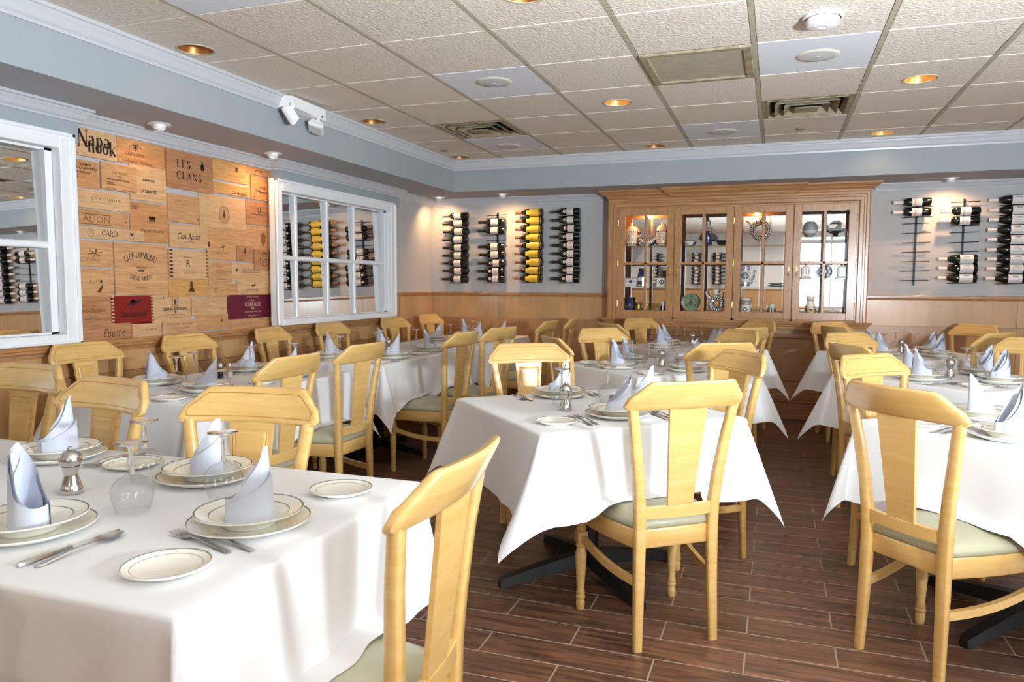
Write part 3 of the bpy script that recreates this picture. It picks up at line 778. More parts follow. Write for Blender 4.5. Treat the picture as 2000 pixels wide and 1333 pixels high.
for i, ((y0, y1, z0, z1), (mt, proud, lab, txt)) in enumerate(zip(BX, BI)):
    xf = XL + 0.010 + proud * 0.0025
    b = MB(); b.cbox(XL + 0.001, xf, y0 + .001, y1 - .001, z0 + .001, z1 - .001, 0.0012)
    t = thing('crate_board', lab, 'crate board', (0, 0, 0), group='wooden crate boards on the left wall')
    bo = b.build('board', M[mt], t)
    xt = xf + 0.0008; w = y1 - y0; h = z1 - z0
    for (s, u, v, cap, wd, ink, st) in txt:
        text(s, y0 + u * w, z0 + v * h, cap, wd, M[ink], st, t, xt)
    e = MB(); ek = 'ink_brown'; yc, zc = (y0 + y1) / 2, (z0 + z1) / 2
    if i == 0:
        ek = 'ink'
        yy_ = serif_word(e, 'N', y0 + .034, z0 + .052, .092, 0.85, xt, T=.17)
        serif_word(e, 'apa', y0 + .104, z0 + .066, .080, 1.0, xt, T=.17, gap=.1)
        serif_word(e, 'nook', y0 + .100, z0 + .030, .076, 0.98, xt + .0003, T=.17, gap=.08)
        text('NAPA', y0 + .03, z0 + .012, .007, .02, M['ink_grey'], 's', t, xt)
    elif i == 1:
        for s in (-1, 1):
            ribbon(e, [(y0 + .37 * w, z0 + .58 * h), (y0 + (.37 + s * .07) * w, z0 + .76 * h), (y0 + (.37 + s * .13) * w, z0 + .68 * h)], lambda a, b: .006, xt)
            ribbon(e, [(y0 + .37 * w, z0 + .66 * h), (y0 + (.37 + s * .05) * w, z0 + .86 * h)], lambda a, b: .006, xt)
        disc(e, y0 + .37 * w, z0 + .74 * h, .008, xt, ry=1.6); ek = 'ink_grey'
        for q in range(9): disc(e, y1 - .006, z0 + .02 + q * .014, .0028, xt, 6)
    elif i == 2:
        disc(e, y0 + .2 * w, z0 + .56 * h, .005, xt); disc(e, y0 + .2 * w, z0 + .38 * h, .004, xt, ry=2); ek = 'ink_grey'
    elif i == 5:
        ek = 'ink'
        serif_word(e, 'LES', y0 + .085, z0 + .140, .050, .95, xt, gap=.28)
        serif_word(e, 'CLANS', y0 + .080, z0 + .066, .050, .95, xt, gap=.22)
        disc(e, y0 + .31, z0 + .165, .019, xt, ry=1.25); disc(e, y0 + .31, z0 + .197, .008, xt)
    elif i == 6: fillpoly(e, [(y0 + .58 * w, z0 + .76 * h), (y0 + .66 * w, z0 + .76 * h), (y0 + .65 * w, z0 + .56 * h), (y0 + .62 * w, z0 + .50 * h), (y0 + .59 * w, z0 + .56 * h)], xt)
    elif i == 7:
        ribbon(e, [(y0 + .35 * w, zc), (y0 + .5 * w, zc + .012), (y0 + .62 * w, zc - .006)], lambda a, b: .006, xt); ek = 'ink_brown'
    elif i == 9:
        ribbon(e, [(y0 + .2 * w, z0 + .40 * h), (y0 + .5 * w, z0 + .34 * h), (y0 + .8 * w, z0 + .37 * h)], lambda a, b: .010, xt); ek = 'ink_grey'
        ribbon(e, [(y0 + .12 * w, z0 + .08 * h), (y0 + .18 * w, z0 + .3 * h)], lambda a, b: .006, xt)
    elif i == 11:
        for a_ in (-.018, 0, .018): disc(e, yc + .02 + a_, zc + .035, .009, xt)
        fillpoly(e, [(yc - .005, zc + .01), (yc + .045, zc + .01), (yc + .045, zc + .035), (yc - .005, zc + .035)], xt)
    elif i == 12:
        for zz in (z0 + .14 * h, z0 + .72 * h): ribbon(e, [(y0 + .13 * w, zz), (y0 + .66 * w, zz)], lambda a, b: .0035, xt)
        disc(e, y1 - .02, zc - .008, .005, xt)
    elif i == 13:
        ek = 'ink'
        serif_word(e, 'CARO', y0 + .175, z0 + .020, .032, 1.0, xt, gap=.04, T=.13); e.build('lettering', M[ek], t, fixn=False); e = MB()
        ringmark(e, y0 + .10, zc, .020, .0015, xt, ry=1.1); ringmark(e, y0 + .10, zc + .004, .009, .001, xt); e.build('emblem', M[ek], t, fixn=False); e = MB(); ringmark(e, y0 + .385, zc, .020, .0015, xt, ry=1.1)
        fillpoly(e, [(y0 + .370, zc + .002), (y0 + .400, zc + .002), (y0 + .385, zc + .017)], xt)
    elif i == 14:
        for a_ in (-1, 1): ribbon(e, [(yc - .03 + a_ * .03, zc + .02), (yc - .02 + a_ * .055, zc + .045), (yc - .01 + a_ * .01, zc + .05)], lambda a, b: .003, xt)
        e.build('emblem', M['ink_faint'], t, fixn=False); e = MB()
        disc(e, y1 - .012, z0 + .03, .005, xt, ry=1.6); ek = 'ink_brown'
    elif i == 15:
        for r_ in (.052, .047, .030): ringmark(e, yc + .005, zc - .015, r_, .0022, xt, ry=1.1)
        disc(e, yc + .005, zc - .018, .014, xt, ry=1.4); disc(e, yc + .005, zc + .008, .008, xt)
        for q in range(20):
            a_ = 2 * pi * q / 20; disc(e, yc + .005 + .0385 * cos(a_), zc - .015 + .042 * sin(a_), .0028, xt, 6)
    elif i == 16:
        for s in (-1, 1): ribbon(e, [(yc, zc + .005), (yc + s * .028, zc + .018), (yc + s * .012, zc + .034)], lambda a, b: .004, xt)
        ringmark(e, yc, zc + .03, .015, .004, xt); ek = 'ink'
    elif i == 18:
        fillpoly(e, [(y1 - .13, zc + .02), (y1 - .10, zc + .05), (y1 - .07, zc + .02), (y1 - .075, zc - .03), (y1 - .10, zc - .06), (y1 - .125, zc - .03)], xt); ek = 'ink_faint'
    elif i == 19:
        for a_ in range(6): ribbon(e, [(yc, zc + .005), (yc + .05 * cos(a_ * pi / 3 + .3), zc + .005 + .025 * sin(a_ * pi / 3 + .3))], lambda a, b: .006, xt)
        disc(e, yc + .01, zc + .018, .006, xt); ek = 'ink_faint'
    elif i == 20:
        ek = 'ink_grey'
        serif_arc(e, 'CLOSDUMARQUIS', yc - .012, zc - .135, .205, .036, pi / 2, 1.12, xt, 1, .82, small=(4, 5)); e.build('lettering', M[ek], t, fixn=False); e = MB()
        serif_arc(e, 'SAINT-JULIEN', yc - .012, zc + .175, .245, .026, -pi / 2, 0.72, xt, -1, .9); e.build('lettering', M[ek], t, fixn=False); e = MB()
        fillpoly(e, [(yc - .034, zc - .016), (yc + .014, zc - .016), (yc + .010, zc - .004), (yc - .030, zc - .004)], xt)
        for a_ in (-2, -1, 0, 1, 2):
            ribbon(e, [(yc - .010 + a_ * .010, zc - .004), (yc - .010 + a_ * .016, zc + .014 + (.005 if a_ == 0 else 0))], lambda a, b: .003, xt)
            disc(e, yc - .010 + a_ * .016, zc + .017 + (.005 if a_ == 0 else 0), .003, xt, 8)
    elif i == 21:
        ek = 'ink'
        for q in range(8):
            zz = z0 + .012 + q * h / 8
            fillpoly(e, [(y0 + .002, zz), (y0 + .026, zz), (y0 + .026, zz + .009), (y0 + .002, zz + .009)], xt)
            fillpoly(e, [(y1 - .014, zz), (y1 - .002, zz), (y1 - .002, zz + .009), (y1 - .014, zz + .009)], xt)
    elif i == 22:
        ribbon(e, [(yc - .02, zc + .02), (yc + .012, zc + .024), (yc + .02, zc + .032)], lambda a, b: .010, xt)
        for a_ in (-.017, .010): ribbon(e, [(yc + a_, zc + .018), (yc + a_, zc + .004)], lambda a, b: .004, xt)
        disc(e, y0 + .012, z1 - .035, .014, xt, ry=1.4); ek = 'ink_brown'
        for q in range(8): disc(e, y1 - .006, z0 + .012 + q * .016, .003, xt, 6)
    elif i == 23: fillpoly(e, [(yc - .010, zc), (yc + .010, zc), (yc + .010, zc + .028), (yc + .004, zc + .034), (yc + .004, zc + .046), (yc - .004, zc + .046), (yc - .004, zc + .034), (yc - .010, zc + .028)], xt)
    elif i == 24:
        ringmark(e, yc, zc, .05, .006, xt, ry=.95); ringmark(e, yc, zc + .004, .024, .006, xt); ek = 'ink_grey'
        ribbon(e, [(yc - .03, zc), (yc + .06, zc + .002)], lambda a, b: .005, xt)
    elif i == 25:
        disc(e, y0 + .66 * w, z0 + .52 * h, .008, xt, ry=1.3); ek = 'ink_grey'
        fillpoly(e, [(y0 + .52 * w, z0 + .02), (y0 + .64 * w, z0 + .02), (y0 + .70 * w, z0 + .06), (y0 + .68 * w, z0 + .065)], xt); ek = 'ink_brown'
    elif i == 26: 
        for dz in (.046, -.046): ribbon(e, [(yc - .045, zc + dz), (yc + .045, zc + dz)], lambda a, b: .002, xt)
        ek = 'ink_faint'
    elif i == 27: disc(e, y0 + .05, zc + .01, .010, xt, ry=1.3); ringmark(e, y0 + .29, zc + .008, .013, .003, xt); disc(e, y0 + .29, zc + .008, .006, xt); ek = 'ink_grey'
    elif i == 28:
        disc(e, yc + .02, zc + .01, .014, xt, ry=1.6); disc(e, yc + .02, zc + .036, .011, xt); fillpoly(e, [(yc - .01, zc - .026), (yc + .05, zc - .026), (yc + .04, zc - .004), (yc, zc - .004)], xt)
    elif i == 29: ringmark(e, y0 + .07, zc, .015, .006, xt); ek = 'ink_faint'
    elif i == 30: fillpoly(e, [(yc - .05, zc + .012), (yc - .03, zc + .024), (yc - .02, zc + .016), (yc - .006, zc + .040), (yc - .002, zc + .012)], xt); ek = 'ink'
    elif i == 31: ribbon(e, [(y1 - .05, z0 + .03), (y1 - .02, z0 + .03), (y1 - .02, z0 + .05), (y1 - .05, z0 + .05), (y1 - .05, z0 + .03)], lambda a, b: .0015, xt); ek = 'ink_faint'
    elif i == 32:
        ek = 'ink'
        ribbon(e, [(yc - .03, zc + .03), (yc, zc + .06), (yc + .02, zc + .045), (yc + .06, zc + .06)], lambda a, b: .012, xt); disc(e, yc, zc + .045, .018, xt)
    elif i == 33:
        ringmark(e, yc + .02, z1 - .045, .026, .005, xt, ry=1.35); disc(e, yc + .02, z1 - .05, .012, xt, ry=1.4); ribbon(e, [(yc + .005, z1 - .033), (yc + .035, z1 - .033)], lambda a, b: .004, xt); ek = 'ink_grey'
        disc(e, y0 + .08, z1 - .02, .005, xt, ry=1.8)
    elif i == 34:
        ringmark(e, y0 + .04, z0 + .03, .008, .0015, xt); ringmark(e, y1 - .05, z0 + .04, .010, .002, xt); ribbon(e, [(yc - .03, z1 - .03), (yc + .05, z1 - .03)], lambda a, b: .002, xt)
    elif i == 35:
        ek = 'ink_gold'; ringmark(e, yc, z0 + .012, .006, .0015, xt); ribbon(e, [(y1 - .06, z0 + .04), (y1 - .055, z0 + .052)], lambda a, b: .002, xt)
    elif i == 39: fillpoly(e, [(y0 + .69 * w, z0 + .5 * h), (y0 + .75 * w, z0 + .5 * h), (y0 + .72 * w, z0 + .78 * h)], xt)
    elif i == 40:
        for q in range(4): ribbon(e, [(y0 + .1 + q * .03, zc + .02), (y0 + .16 + q * .03, zc), (y0 + .1 + q * .03, zc - .02)], lambda a, b: .0015, xt)
        ek = 'ink_faint'
    if e.f:
        e.build('emblem', M[ek], t, fixn=False)
    # finger-jointed ends of the red board
    if i == 32:
        for ya, yb_ in ((y0 - .004, y0 + .014), (y1 - .014, y1 + .004)):
            d = MB()
            for q in range(9): zz = z0 + .006 + q * h / 9; d.box(XL + .002, xf + .0006, ya, yb_, zz, zz + h / 18)
            d.build('finger_joint', M['pine_pale'], t)

# ------------------------------------------------------------------ display cabinet on the back wall
YC = 7.45
YBS = 7.60
cab = thing('display_cabinet', 'built-in oak display cabinet with four glazed doors and mirrored back', 'cabinet', (0, 0, 0))
CX0, CX1, CZ0, CZ1 = -1.612, 0.780, 0.955, 2.145
m = MB()
m.box(CX0 + 0.03, CX1 - 0.03, YC + 0.03, YB + 0.06, CZ0, CZ0 + 0.03); m.box(CX0 + 0.03, CX1 - 0.03, YC + 0.03, YB + 0.06, CZ1 - 0.08, CZ1)
m.box(CX0 + 0.01, CX0 + 0.11, YC + 0.03, YB + 0.06, CZ0, CZ1); m.box(CX1 - 0.10, CX1 - 0.01, YC + 0.03, YB + 0.06, CZ0, CZ1)
for x in (-0.955, -0.396, 0.137): m.box(x - 0.012, x + 0.012, YC + 0.03, YC + 0.08, CZ0, CZ1)
m.build('carcass', M['cab_in'], cab)
m = MB(); m.box(CX0 + 0.10, CX1 - 0.09, YB - 0.012, YB - 0.008, CZ0 + 0.03, CZ1 - 0.08); m.build('mirror_back', M['mirror'], cab)
# moulded face frame with mitred corners
def face_frame():
    prof = [(0.0, 0.04), (0.0, -0.012), (0.012, -0.02), (0.03, -0.02), (0.036, -0.008), (0.05, -0.008), (0.058, -0.016), (0.085, -0.016), (0.095, 0.0), (0.106, 0.0), (0.106, 0.04)]
    x0, x1, z0, z1 = CX0, CX1, CZ0 - 0.005, CZ1
    m = MB()
    def side(fn): 
        m.sweep(fn)
    # left, right, top
    L = [[(x0 + o, YC + d, z0) for o, d in prof], [(x0 + o, YC + d, z1 - o) for o, d in prof]]
    R = [[(x1 - o, YC + d, z0) for o, d in prof], [(x1 - o, YC + d, z1 - o) for o, d in prof]]
    T = [[(x0 + o, YC + d, z1 - o) for o, d in prof], [(x1 - o, YC + d, z1 - o) for o, d in prof]]
    return L, R, T
Lf, Rf, Tf = face_frame()
for secs, mt in ((Lf, 'cab_v'), (Rf, 'cab_v'), (Tf, 'cab_h')):
    m = MB(); m.sweep(secs); m.build('face_frame', M[mt], cab)
def cab_crown(x0, x1, yf, name='cornice', ext=True):
    h, pr = ZS - CZ1 - 0.002, 0.085
    prof = [(0, 0), (0.01, 0), (0.012, .12 * h), (0.03, .3 * h), (0.05, .42 * h), (0.052, .5 * h), (0.07, .72 * h), (pr, .8 * h), (pr, h), (0, h)]
    path = [(x0, YB), (x0, yf), (x1, yf), (x1, YB)]; nm = [(-1, 0), (0, -1), (1, 0)]
    secs = []
    for i, (x, y) in enumerate(path):
        if i == 0: n = Vector(nm[0])
        elif i == 3: n = Vector(nm[2])
        else:
            a, b = Vector(nm[i - 1]), Vector(nm[i]); n = a + b; n = n / n.dot(a)
        secs.append([(x + n.x * o, y + n.y * o, CZ1 + dz) for o, dz in prof])
    m = MB(); m.sweep(secs); return m.build(name, M['cab_h'], cab)
cab_crown(CX0, CX1, YC - 0.005)
cab_crown(-0.99, 0.16, YC - 0.085)
# sill moulding and panelled base
def cab_sill():
    prof = [(0, -0.075), (0.01, -0.075), (0.012, -0.055), (0.025, -0.05), (0.028, -0.035), (0.04, -0.03), (0.042, -0.02), (0.055, -0.018), (0.058, 0.0), (0, 0.0)]
    path = [(CX0 + 0.01, YB), (CX0 + 0.01, YC), (CX1 - 0.01, YC), (CX1 - 0.01, YB)]; nm = [(-1, 0), (0, -1), (1, 0)]
    secs = []
    for i, (x, y) in enumerate(path):
        if i == 0: n = Vector(nm[0])
        elif i == 3: n = Vector(nm[2])
        else:
            a, b = Vector(nm[i - 1]), Vector(nm[i]); n = a + b; n = n / n.dot(a)
        secs.append([(x + n.x * o, y + n.y * o, CZ0 + dz) for o, dz in prof])
    m = MB(); m.sweep(secs); m.build('sill_moulding', M['cab_h'], cab)
cab_sill()
m = MB(); m.box(CX0 + 0.03, CX1 - 0.03, YBS + 0.02, YB, 0.0, CZ0 - 0.07); m.build('base', M['wains2'], cab)
for (x0, x1) in ((CX0 + 0.05, -1.05), (-1.03, -0.42), (-0.40, CX1 - 0.05)):
    m = MB(); m.cbox(x0, x1, YBS + 0.008, YBS + 0.025, 0.365, 0.782, 0.004); m.build('base_panel', M['wains2'], cab)
for z0, z1, d in ((0.784, 0.878, -0.008), (0.184, 0.362, -0.004)):
    m = MB(); m.cbox(CX0 + 0.02, CX1 - 0.02, YBS + d, YBS + 0.02, z0, z1, 0.004); m.build('base_rail', M['cab_h'], cab)
m = MB(); m.cbox(CX0 + 0.0, CX1 - 0.0, YBS - 0.02, YBS + 0.03, 0.0, 0.165, 0.004); m.cbox(CX0 - 0.01, CX1 + 0.01, YBS - 0.03, YBS + 0.02, 0.165, 0.184, 0.004); m.build('plinth', M['cab_h'], cab)
DX = [(-1.505, -0.957), (-0.953, -0.398), (-0.394, 0.135), (0.139, 0.674)]
DZ0, DZ1 = 0.968, 2.038
for k, (x0, x1) in enumerate(DX):
    d = MB(); yf, yb = YC - 0.004, YC + 0.02
    st, tr, br = 0.068, 0.068, 0.066
    for a, b, c, e in ((x0, x0 + st, DZ0, DZ1), (x1 - st, x1, DZ0, DZ1)): d.cbox(a, b, yf, yb, c, e, 0.003)
    for c, e in ((DZ0, DZ0 + br), (DZ1 - tr, DZ1)): d.cbox(x0 + st, x1 - st, yf, yb, c, e, 0.003)
    xm = (x0 + x1) / 2; zm = 1.499
    d.cbox(xm - 0.014, xm + 0.014, yf + 0.003, yb, DZ0 + br, DZ1 - tr, 0.004); d.cbox(x0 + st, x1 - st, yf + 0.003, yb, zm - 0.014, zm + 0.014, 0.004)
    door = d.build('door', M['cab'], cab)
    for a, b in ((x0 + st, xm - 0.014), (xm + 0.014, x1 - st)):
        for c, e in ((DZ0 + br, zm - 0.014), (zm + 0.014, DZ1 - tr)):
            p = MB(); bv = 0.014          # bevelled glass
            o_ = [(a, yf + 0.012, c), (b, yf + 0.012, c), (b, yf + 0.012, e), (a, yf + 0.012, e)]
            i_ = [(a + bv, yf + 0.008, c + bv), (b - bv, yf + 0.008, c + bv), (b - bv, yf + 0.008, e - bv), (a + bv, yf + 0.008, e - bv)]
            p.add(o_ + i_, [(4, 5, 6, 7)] + [(j, (j + 1) % 4, 4 + (j + 1) % 4, 4 + j) for j in range(4)])
            p.build('pane', M['pane'], door, fixn=False)
    hx = x0 - 0.001 if k in (0, 2) else x1 + 0.001
    for hz in (1.10, 1.50, 1.90):
        h = MB(); h.lathe([(0, -0.032), (0.004, -0.030), (0.0045, 0.030), (0, 0.032)], 8, (hx, yf - 0.004, hz)); h.build('hinge', M['brass'], door, True)
    kx = (x1 - 0.034) if k in (0, 2) else (x0 + 0.034)
    h = MB(); h.lathe([(0, -0.026), (0.006, -0.024), (0.012, -0.018), (0.012, -0.013), (0.005, -0.008), (0.006, 0.0)], 12, (kx, yf, 1.39), 'y'); h.build('knob', M['brass'], door, True)
    h = MB(); h.cbox(kx - 0.007, kx + 0.007, yf - 0.004, yf, 1.415, 1.465, 0.002); h.lathe([(0, -0.006), (0.010, -0.005), (0.010, 0)], 10, (kx, yf, 1.435), 'y'); h.build('lock_plate', M['brass'], door)
for x0, x1, z in ((-1.50, -0.97, 1.676), (-0.94, -0.41, 1.676), (-0.38, 0.12, 1.672), (0.15, 0.68, 1.737), (-1.50, -0.97, 1.268), (-0.38, 0.12, 1.272), (0.15, 0.68, 1.343)):
    m = MB(); m.box(x0, x1, YC + 0.035, YB - 0.015, z - 0.006, z); m.build('glass_shelf', M['shelf_glass'], cab)
cl = bpy.data.lights.new('cabinet_light', 'POINT'); cl.energy = 6.0; cl.color = WARM; cl.shadow_soft_size = 0.02
co = bpy.data.objects.new('cabinet_light', cl); COL.objects.link(co); co.location = (-1.24, 7.53, 1.985)
cl2 = bpy.data.lights.new('cabinet_light', 'POINT'); cl2.energy = 2.0; cl2.color = WARM; cl2.shadow_soft_size = 0.02
co2 = bpy.data.objects.new('cabinet_light', cl2); COL.objects.link(co2); co2.location = (-0.20, 7.53, 1.99)

# ceramics in the cabinet -------------------------------------------------
YM = 7.555
def pot(name, label, cat, x, z, mats=None):
    return thing(name, label, cat, (x, YM, z))
def lidded_jar(x, z, label):
    t = pot('lidded_jar', label, 'jar', x, z)
    m = MB(); m.lathe([(0, 0), (.052, 0), (.058, .012), (.056, .05), (.058, .10), (.062, .14), (.054, .165), (.045, .172)], 24); m.build('body', M['cream_glaze'], t, True)
    m = MB(); m.lathe([(.050, .172), (.046, .185), (.025, .200), (.012, .206), (.014, .220), (.008, .232), (0, .235)], 20); m.build('lid', M['cream_glaze'], t, True)
    m = MB()
    for zz in (.018, .140):
        for q in range(18):
            a = 2 * pi * q / 18; r = .0595 + (.003 if zz > .1 else 0)
            m.tube([(r * cos(a - .1), r * sin(a - .1), zz - .006), (r * cos(a), r * sin(a), zz + .006), (r * cos(a + .1), r * sin(a + .1), zz - .004)], .0035, 5)
    for s in (-1, 1):
        for zz in (.06, .085, .11):
            m.tube([(s * .012, -.057, zz - .008), (s * .022, -.054, zz), (s * .012, -.057, zz + .008)], .004, 5)
    m.build('painted_band', M['blue'], t)
lidded_jar(-1.393, 1.677, 'cream lidded jar with blue scroll bands, left end of the lit top shelf')
lidded_jar(-1.088, 1.677, 'cream lidded jar with blue scroll bands, right of the scroll horn')
t = pot('scroll_horn', 'curled white horn ornament with black stripes between the two lidded jars', 'ornament', -1.243, 1.677)
pts = [(-.085, 0, .10), (-.075, 0, .075), (-.05, 0, .05), (-.02, 0, .032), (.02, 0, .030), (.055, 0, .045), (.08, 0, .075), (.078, 0, .10)]
m = MB(); m.tube(pts, [.010, .014, .018, .022, .022, .020, .016, .010], 10); m.lathe([(0, 0), (.03, 0), (.026, .01), (.02, .02)], 12); m.build('horn', M['white_glaze'], t, True)
m = MB()
for j in range(1, 14):
    f = j / 14 * (len(pts) - 1); a = int(f); q = f - a
    p0 = Vector(pts[a]).lerp(Vector(pts[min(a + 1, 7)]), q); p1 = Vector(pts[a]).lerp(Vector(pts[min(a + 1, 7)]), min(q + .14, 1))
    m.tube([p0, p1], .0225, 8)
m.build('stripe', M['black_glaze'], t)
t = pot('loop_vase', 'tall checkered loop vase with grey bristly wings on the second top shelf', 'ornament', -0.645, 1.677)
m = MB(); m.lathe([(0, 0), (.035, 0), (.03, .02), (.028, .04), (.04, .075), (.03, .12), (.014, .16), (.012, .22), (.018, .245), (0, .246)], 20); m.build('body', M['blue'], t, True)
m = MB()
for q in range(9):
    m.lathe([(.0155 if q > 4 else .032, .14 + q * .011), (.0165 if q > 4 else .028, .145 + q * .011)], 10)
m.build('painted_band', M['white_glaze'], t)
m = MB()
for s in (-1, 1):
    for q in range(14):
        a = .1 + q * .1; m.tube([(s * .03, 0, .05 + q * .003), (s * (.03 + .06 * cos(a)), -.01, .04 + .075 * sin(a) + .01)], [.006, .0015], 4)
m.build('bristle', M['feather'], t)
def bowl(x, z, label, r, h, mat, rim=None):
    t = pot('bowl', label, 'bowl', x, z)
    m = MB(); m.lathe([(0, 0), (r * .5, 0), (r * .55, h * .1), (r * .85, h * .6), (r, h), (r * .95, h), (r * .8, h * .6), (r * .5, h * .2), (0, h * .15)], 20); m.build('body', M[mat], t, True)
    if rim:
        m = MB(); m.lathe([(r * .96, h * .86), (r * 1.01, h), (r * .95, h * 1.01)], 20); m.build('rim', M[rim], t, True)
bowl(-0.82, 1.677, 'small white bowl with a dark rim, left on the second top shelf', .055, .045, 'white_glaze', 'black_glaze')
bowl(-0.52, 1.677, 'small dark bowl right of the bristly loop vase', .05, .045, 'black_glaze')
t = pot('ring_flask', 'ring-shaped flask in black and cream checks standing on a stem, third top shelf', 'ornament', -0.16, 1.673)
R_ = .075; rc = .145
def torus(mb, cx, cz, R, r, n=32, k=10, a0=0, a1=2 * pi, sq=None):
    for i in range(n): pass
    vs = []
    for i in range(n + 1):
        a = a0 + (a1 - a0) * i / n
        for j in range(k):
            b = 2 * pi * j / k
            vs.append((cx + (R + r * cos(b)) * cos(a), r * sin(b), cz + (R + r * cos(b)) * sin(a)))
    fs = [(i * k + j, i * k + (j + 1) % k, (i + 1) * k + (j + 1) % k, (i + 1) * k + j) for i in range(n) for j in range(k)]
    mb.add(vs, fs)
m = MB(); torus(m, 0, rc, R_, .022); m.lathe([(0, 0), (.028, 0), (.024, .01), (.010, .02), (.010, .055)], 14)
m.tube([(-.075, 0, rc + .05), (-.11, 0, rc + .085), (-.135, 0, rc + .092)], [.014, .010, .007], 8); m.tube([(.075, 0, rc + .05), (.09, 0, rc + .09)], [.012, .008], 8)
m.lathe([(.014, rc + R_), (.012, rc + R_ + .02), (.02, rc + R_ + .03), (.016, rc + R_ + .045), (0, rc + R_ + .048)], 12); m.build('body', M['cream_glaze'], t, True)
m = MB()
for i in range(28):
    a = 2 * pi * i / 28
    for j in range(2):
        rr = R_ + (-.009 if (i + j) % 2 else .009)
        cx, cz = rr * cos(a), rc + rr * sin(a)
        m.box(cx - .0065, cx + .0065, -.0235, -.019, cz - .0065, cz + .0065)
m.build('painted_check', M['black_glaze'], t)
t = pot('round_pot', 'round grey pot silhouetted by window light, left in the fourth top shelf', 'pot', 0.285, 1.737)
m = MB(); m.lathe([(0, 0), (.03, 0), (.034, .01), (.062, .055), (.068, .09), (.055, .125), (.038, .142), (.036, .146), (.03, .14), (0, .12)], 24); m.build('body', M['grey_glaze'], t, True)
m = MB(); m.lathe([(.045, .03), (.064, .052), (.066, .062)], 24); m.build('painted_band', M['white_glaze'], t, True)
t = pot('bird_dish', 'grey bird-shaped dish on a flared foot, right in the fourth top shelf', 'ornament', 0.508, 1.737)
m = MB(); m.lathe([(0, 0), (.03, 0), (.016, .02), (.02, .035), (.045, .05), (.05, .055), (0, .055)], 18); m.build('foot', M['black_glaze'], t, True)
m = MB(); m.tube([(-.075, 0, .115), (-.07, 0, .075), (-.04, 0, .062), (0, 0, .066), (.05, 0, .062), (.085, 0, .075)], [.006, .016, .02, .02, .016, .006], 10)
m.tube([(.0, 0, .07), (.03, 0, .10), (.04, 0, .125), (.02, 0, .142), (-.02, 0, .14), (-.05, 0, .13)], [.02, .018, .015, .013, .009, .003], 10); m.build('body', M['grey_glaze'], t, True)
t = pot('planter_box', 'white rectangular box with a blue crest, left on the middle shelf', 'box', -1.39, 1.269)
m = MB(); m.sweep([[(-.055, -.035, 0), (.055, -.035, 0), (.055, .035, 0), (-.055, .035, 0)], [(-.066, -.042, .088), (.066, -.042, .088), (.066, .042, .088), (-.066, .042, .088)]]); m.build('body', M['white_glaze'], t)
m = MB(); m.box(-.012, .012, -.044, -.038, .035, .066); m.box(-.05, .05, -.0435, -.04, .049, .053); m.box(-.067, .067, -.043, .043, .084, .090); m.build('painted_crest', M['blue'], t)
t = pot('teapot', 'small blue and white jug with a curved handle, right of the white box', 'jug', -1.292, 1.269)
m = MB(); m.lathe([(0, 0), (.03, 0), (.034, .02), (.03, .06), (.036, .10), (.028, .14), (.02, .15), (.024, .18), (.018, .185)], 18); m.build('body', M['blue'], t, True)
m = MB(); m.tube([(-.03, -.005, .12), (-.045, -.01, .145), (-.03, -.01, .17)], .006, 8); m.lathe([(.0345, .06), (.037, .075), (.0375, .09)], 18); m.lathe([(.0345, .01), (.0355, .02)], 18); m.build('handle', M['white_glaze'], t, True)
t = pot('square_box', 'white square box with a round dark stamp, right end of the middle shelf', 'box', -1.08, 1.269)
m = MB(); m.cbox(-.05, .05, -.035, .035, 0, .088, .004); m.build('body', M['white_glaze'], t)
m = MB(); m.lathe([(.014, -.036), (.021, -.0365), (.024, -.036)], 20, (0, 0, .046), 'y'); m.box(-.005, .005, -.037, -.035, .036, .058); m.build('stamp', M['blue'], t)
t = pot('dark_box', 'dark grey tin standing behind the white square box', 'box', -1.065, 1.269); t.location.y = 7.612
m = MB(); m.cbox(-.045, .045, -.013, .013, 0, .165, .003); m.build('body', M['feather'], t)
t = pot('wheel_jug', 'striped jug with a wheel pattern and upturned spout, middle shelf of the third door', 'jug', -0.285, 1.273)
m = MB(); m.lathe([(0, 0), (.04, 0), (.042, .04), (.046, .09), (.044, .14), (.034, .17), (.036, .205), (.03, .205)], 20); m.build('body', M['white_glaze'], t, True)
m = MB(); m.tube([(.035, 0, .03), (.06, 0, .06), (.07, 0, .11), (.08, 0, .15), (.09, 0, .165)], [.012, .012, .010, .008, .005], 8); m.build('spout', M['white_glaze'], t, True)
m = MB()
for zz in (.012, .026, .040, .165, .180, .196): m.lathe([(.0445 if zz < .1 else .037, zz - .004), (.0445 if zz < .1 else .037, zz + .004)], 20)
m.lathe([(.026, -.047), (.032, -.046), (.034, -.045)], 20, (0, 0, .105), 'y')
for q in range(8):
    a = q * pi / 4; m.tube([(.008 * cos(a), -.048, .105 + .008 * sin(a)), (.026 * cos(a), -.047, .105 + .026 * sin(a))], .003, 5)
for q in range(5): m.tube([(.045 + q * .008, -.013, .04 + q * .018), (.06 + q * .007, -.010, .035 + q * .018)], .003, 5)
m.build('painted_wheel', M['blue'], t)
t = pot('stacked_dishes', 'low stack of grey dishes on the middle shelf of the third door', 'dish', 0.0, 1.273)
m = MB(); m.lathe([(0, 0), (.04, 0), (.085, .012), (.085, .016), (.05, .014), (.04, .022), (.075, .034), (.075, .038), (.03, .036), (0, .034)], 24); m.build('body', M['grey_glaze'], t, True)
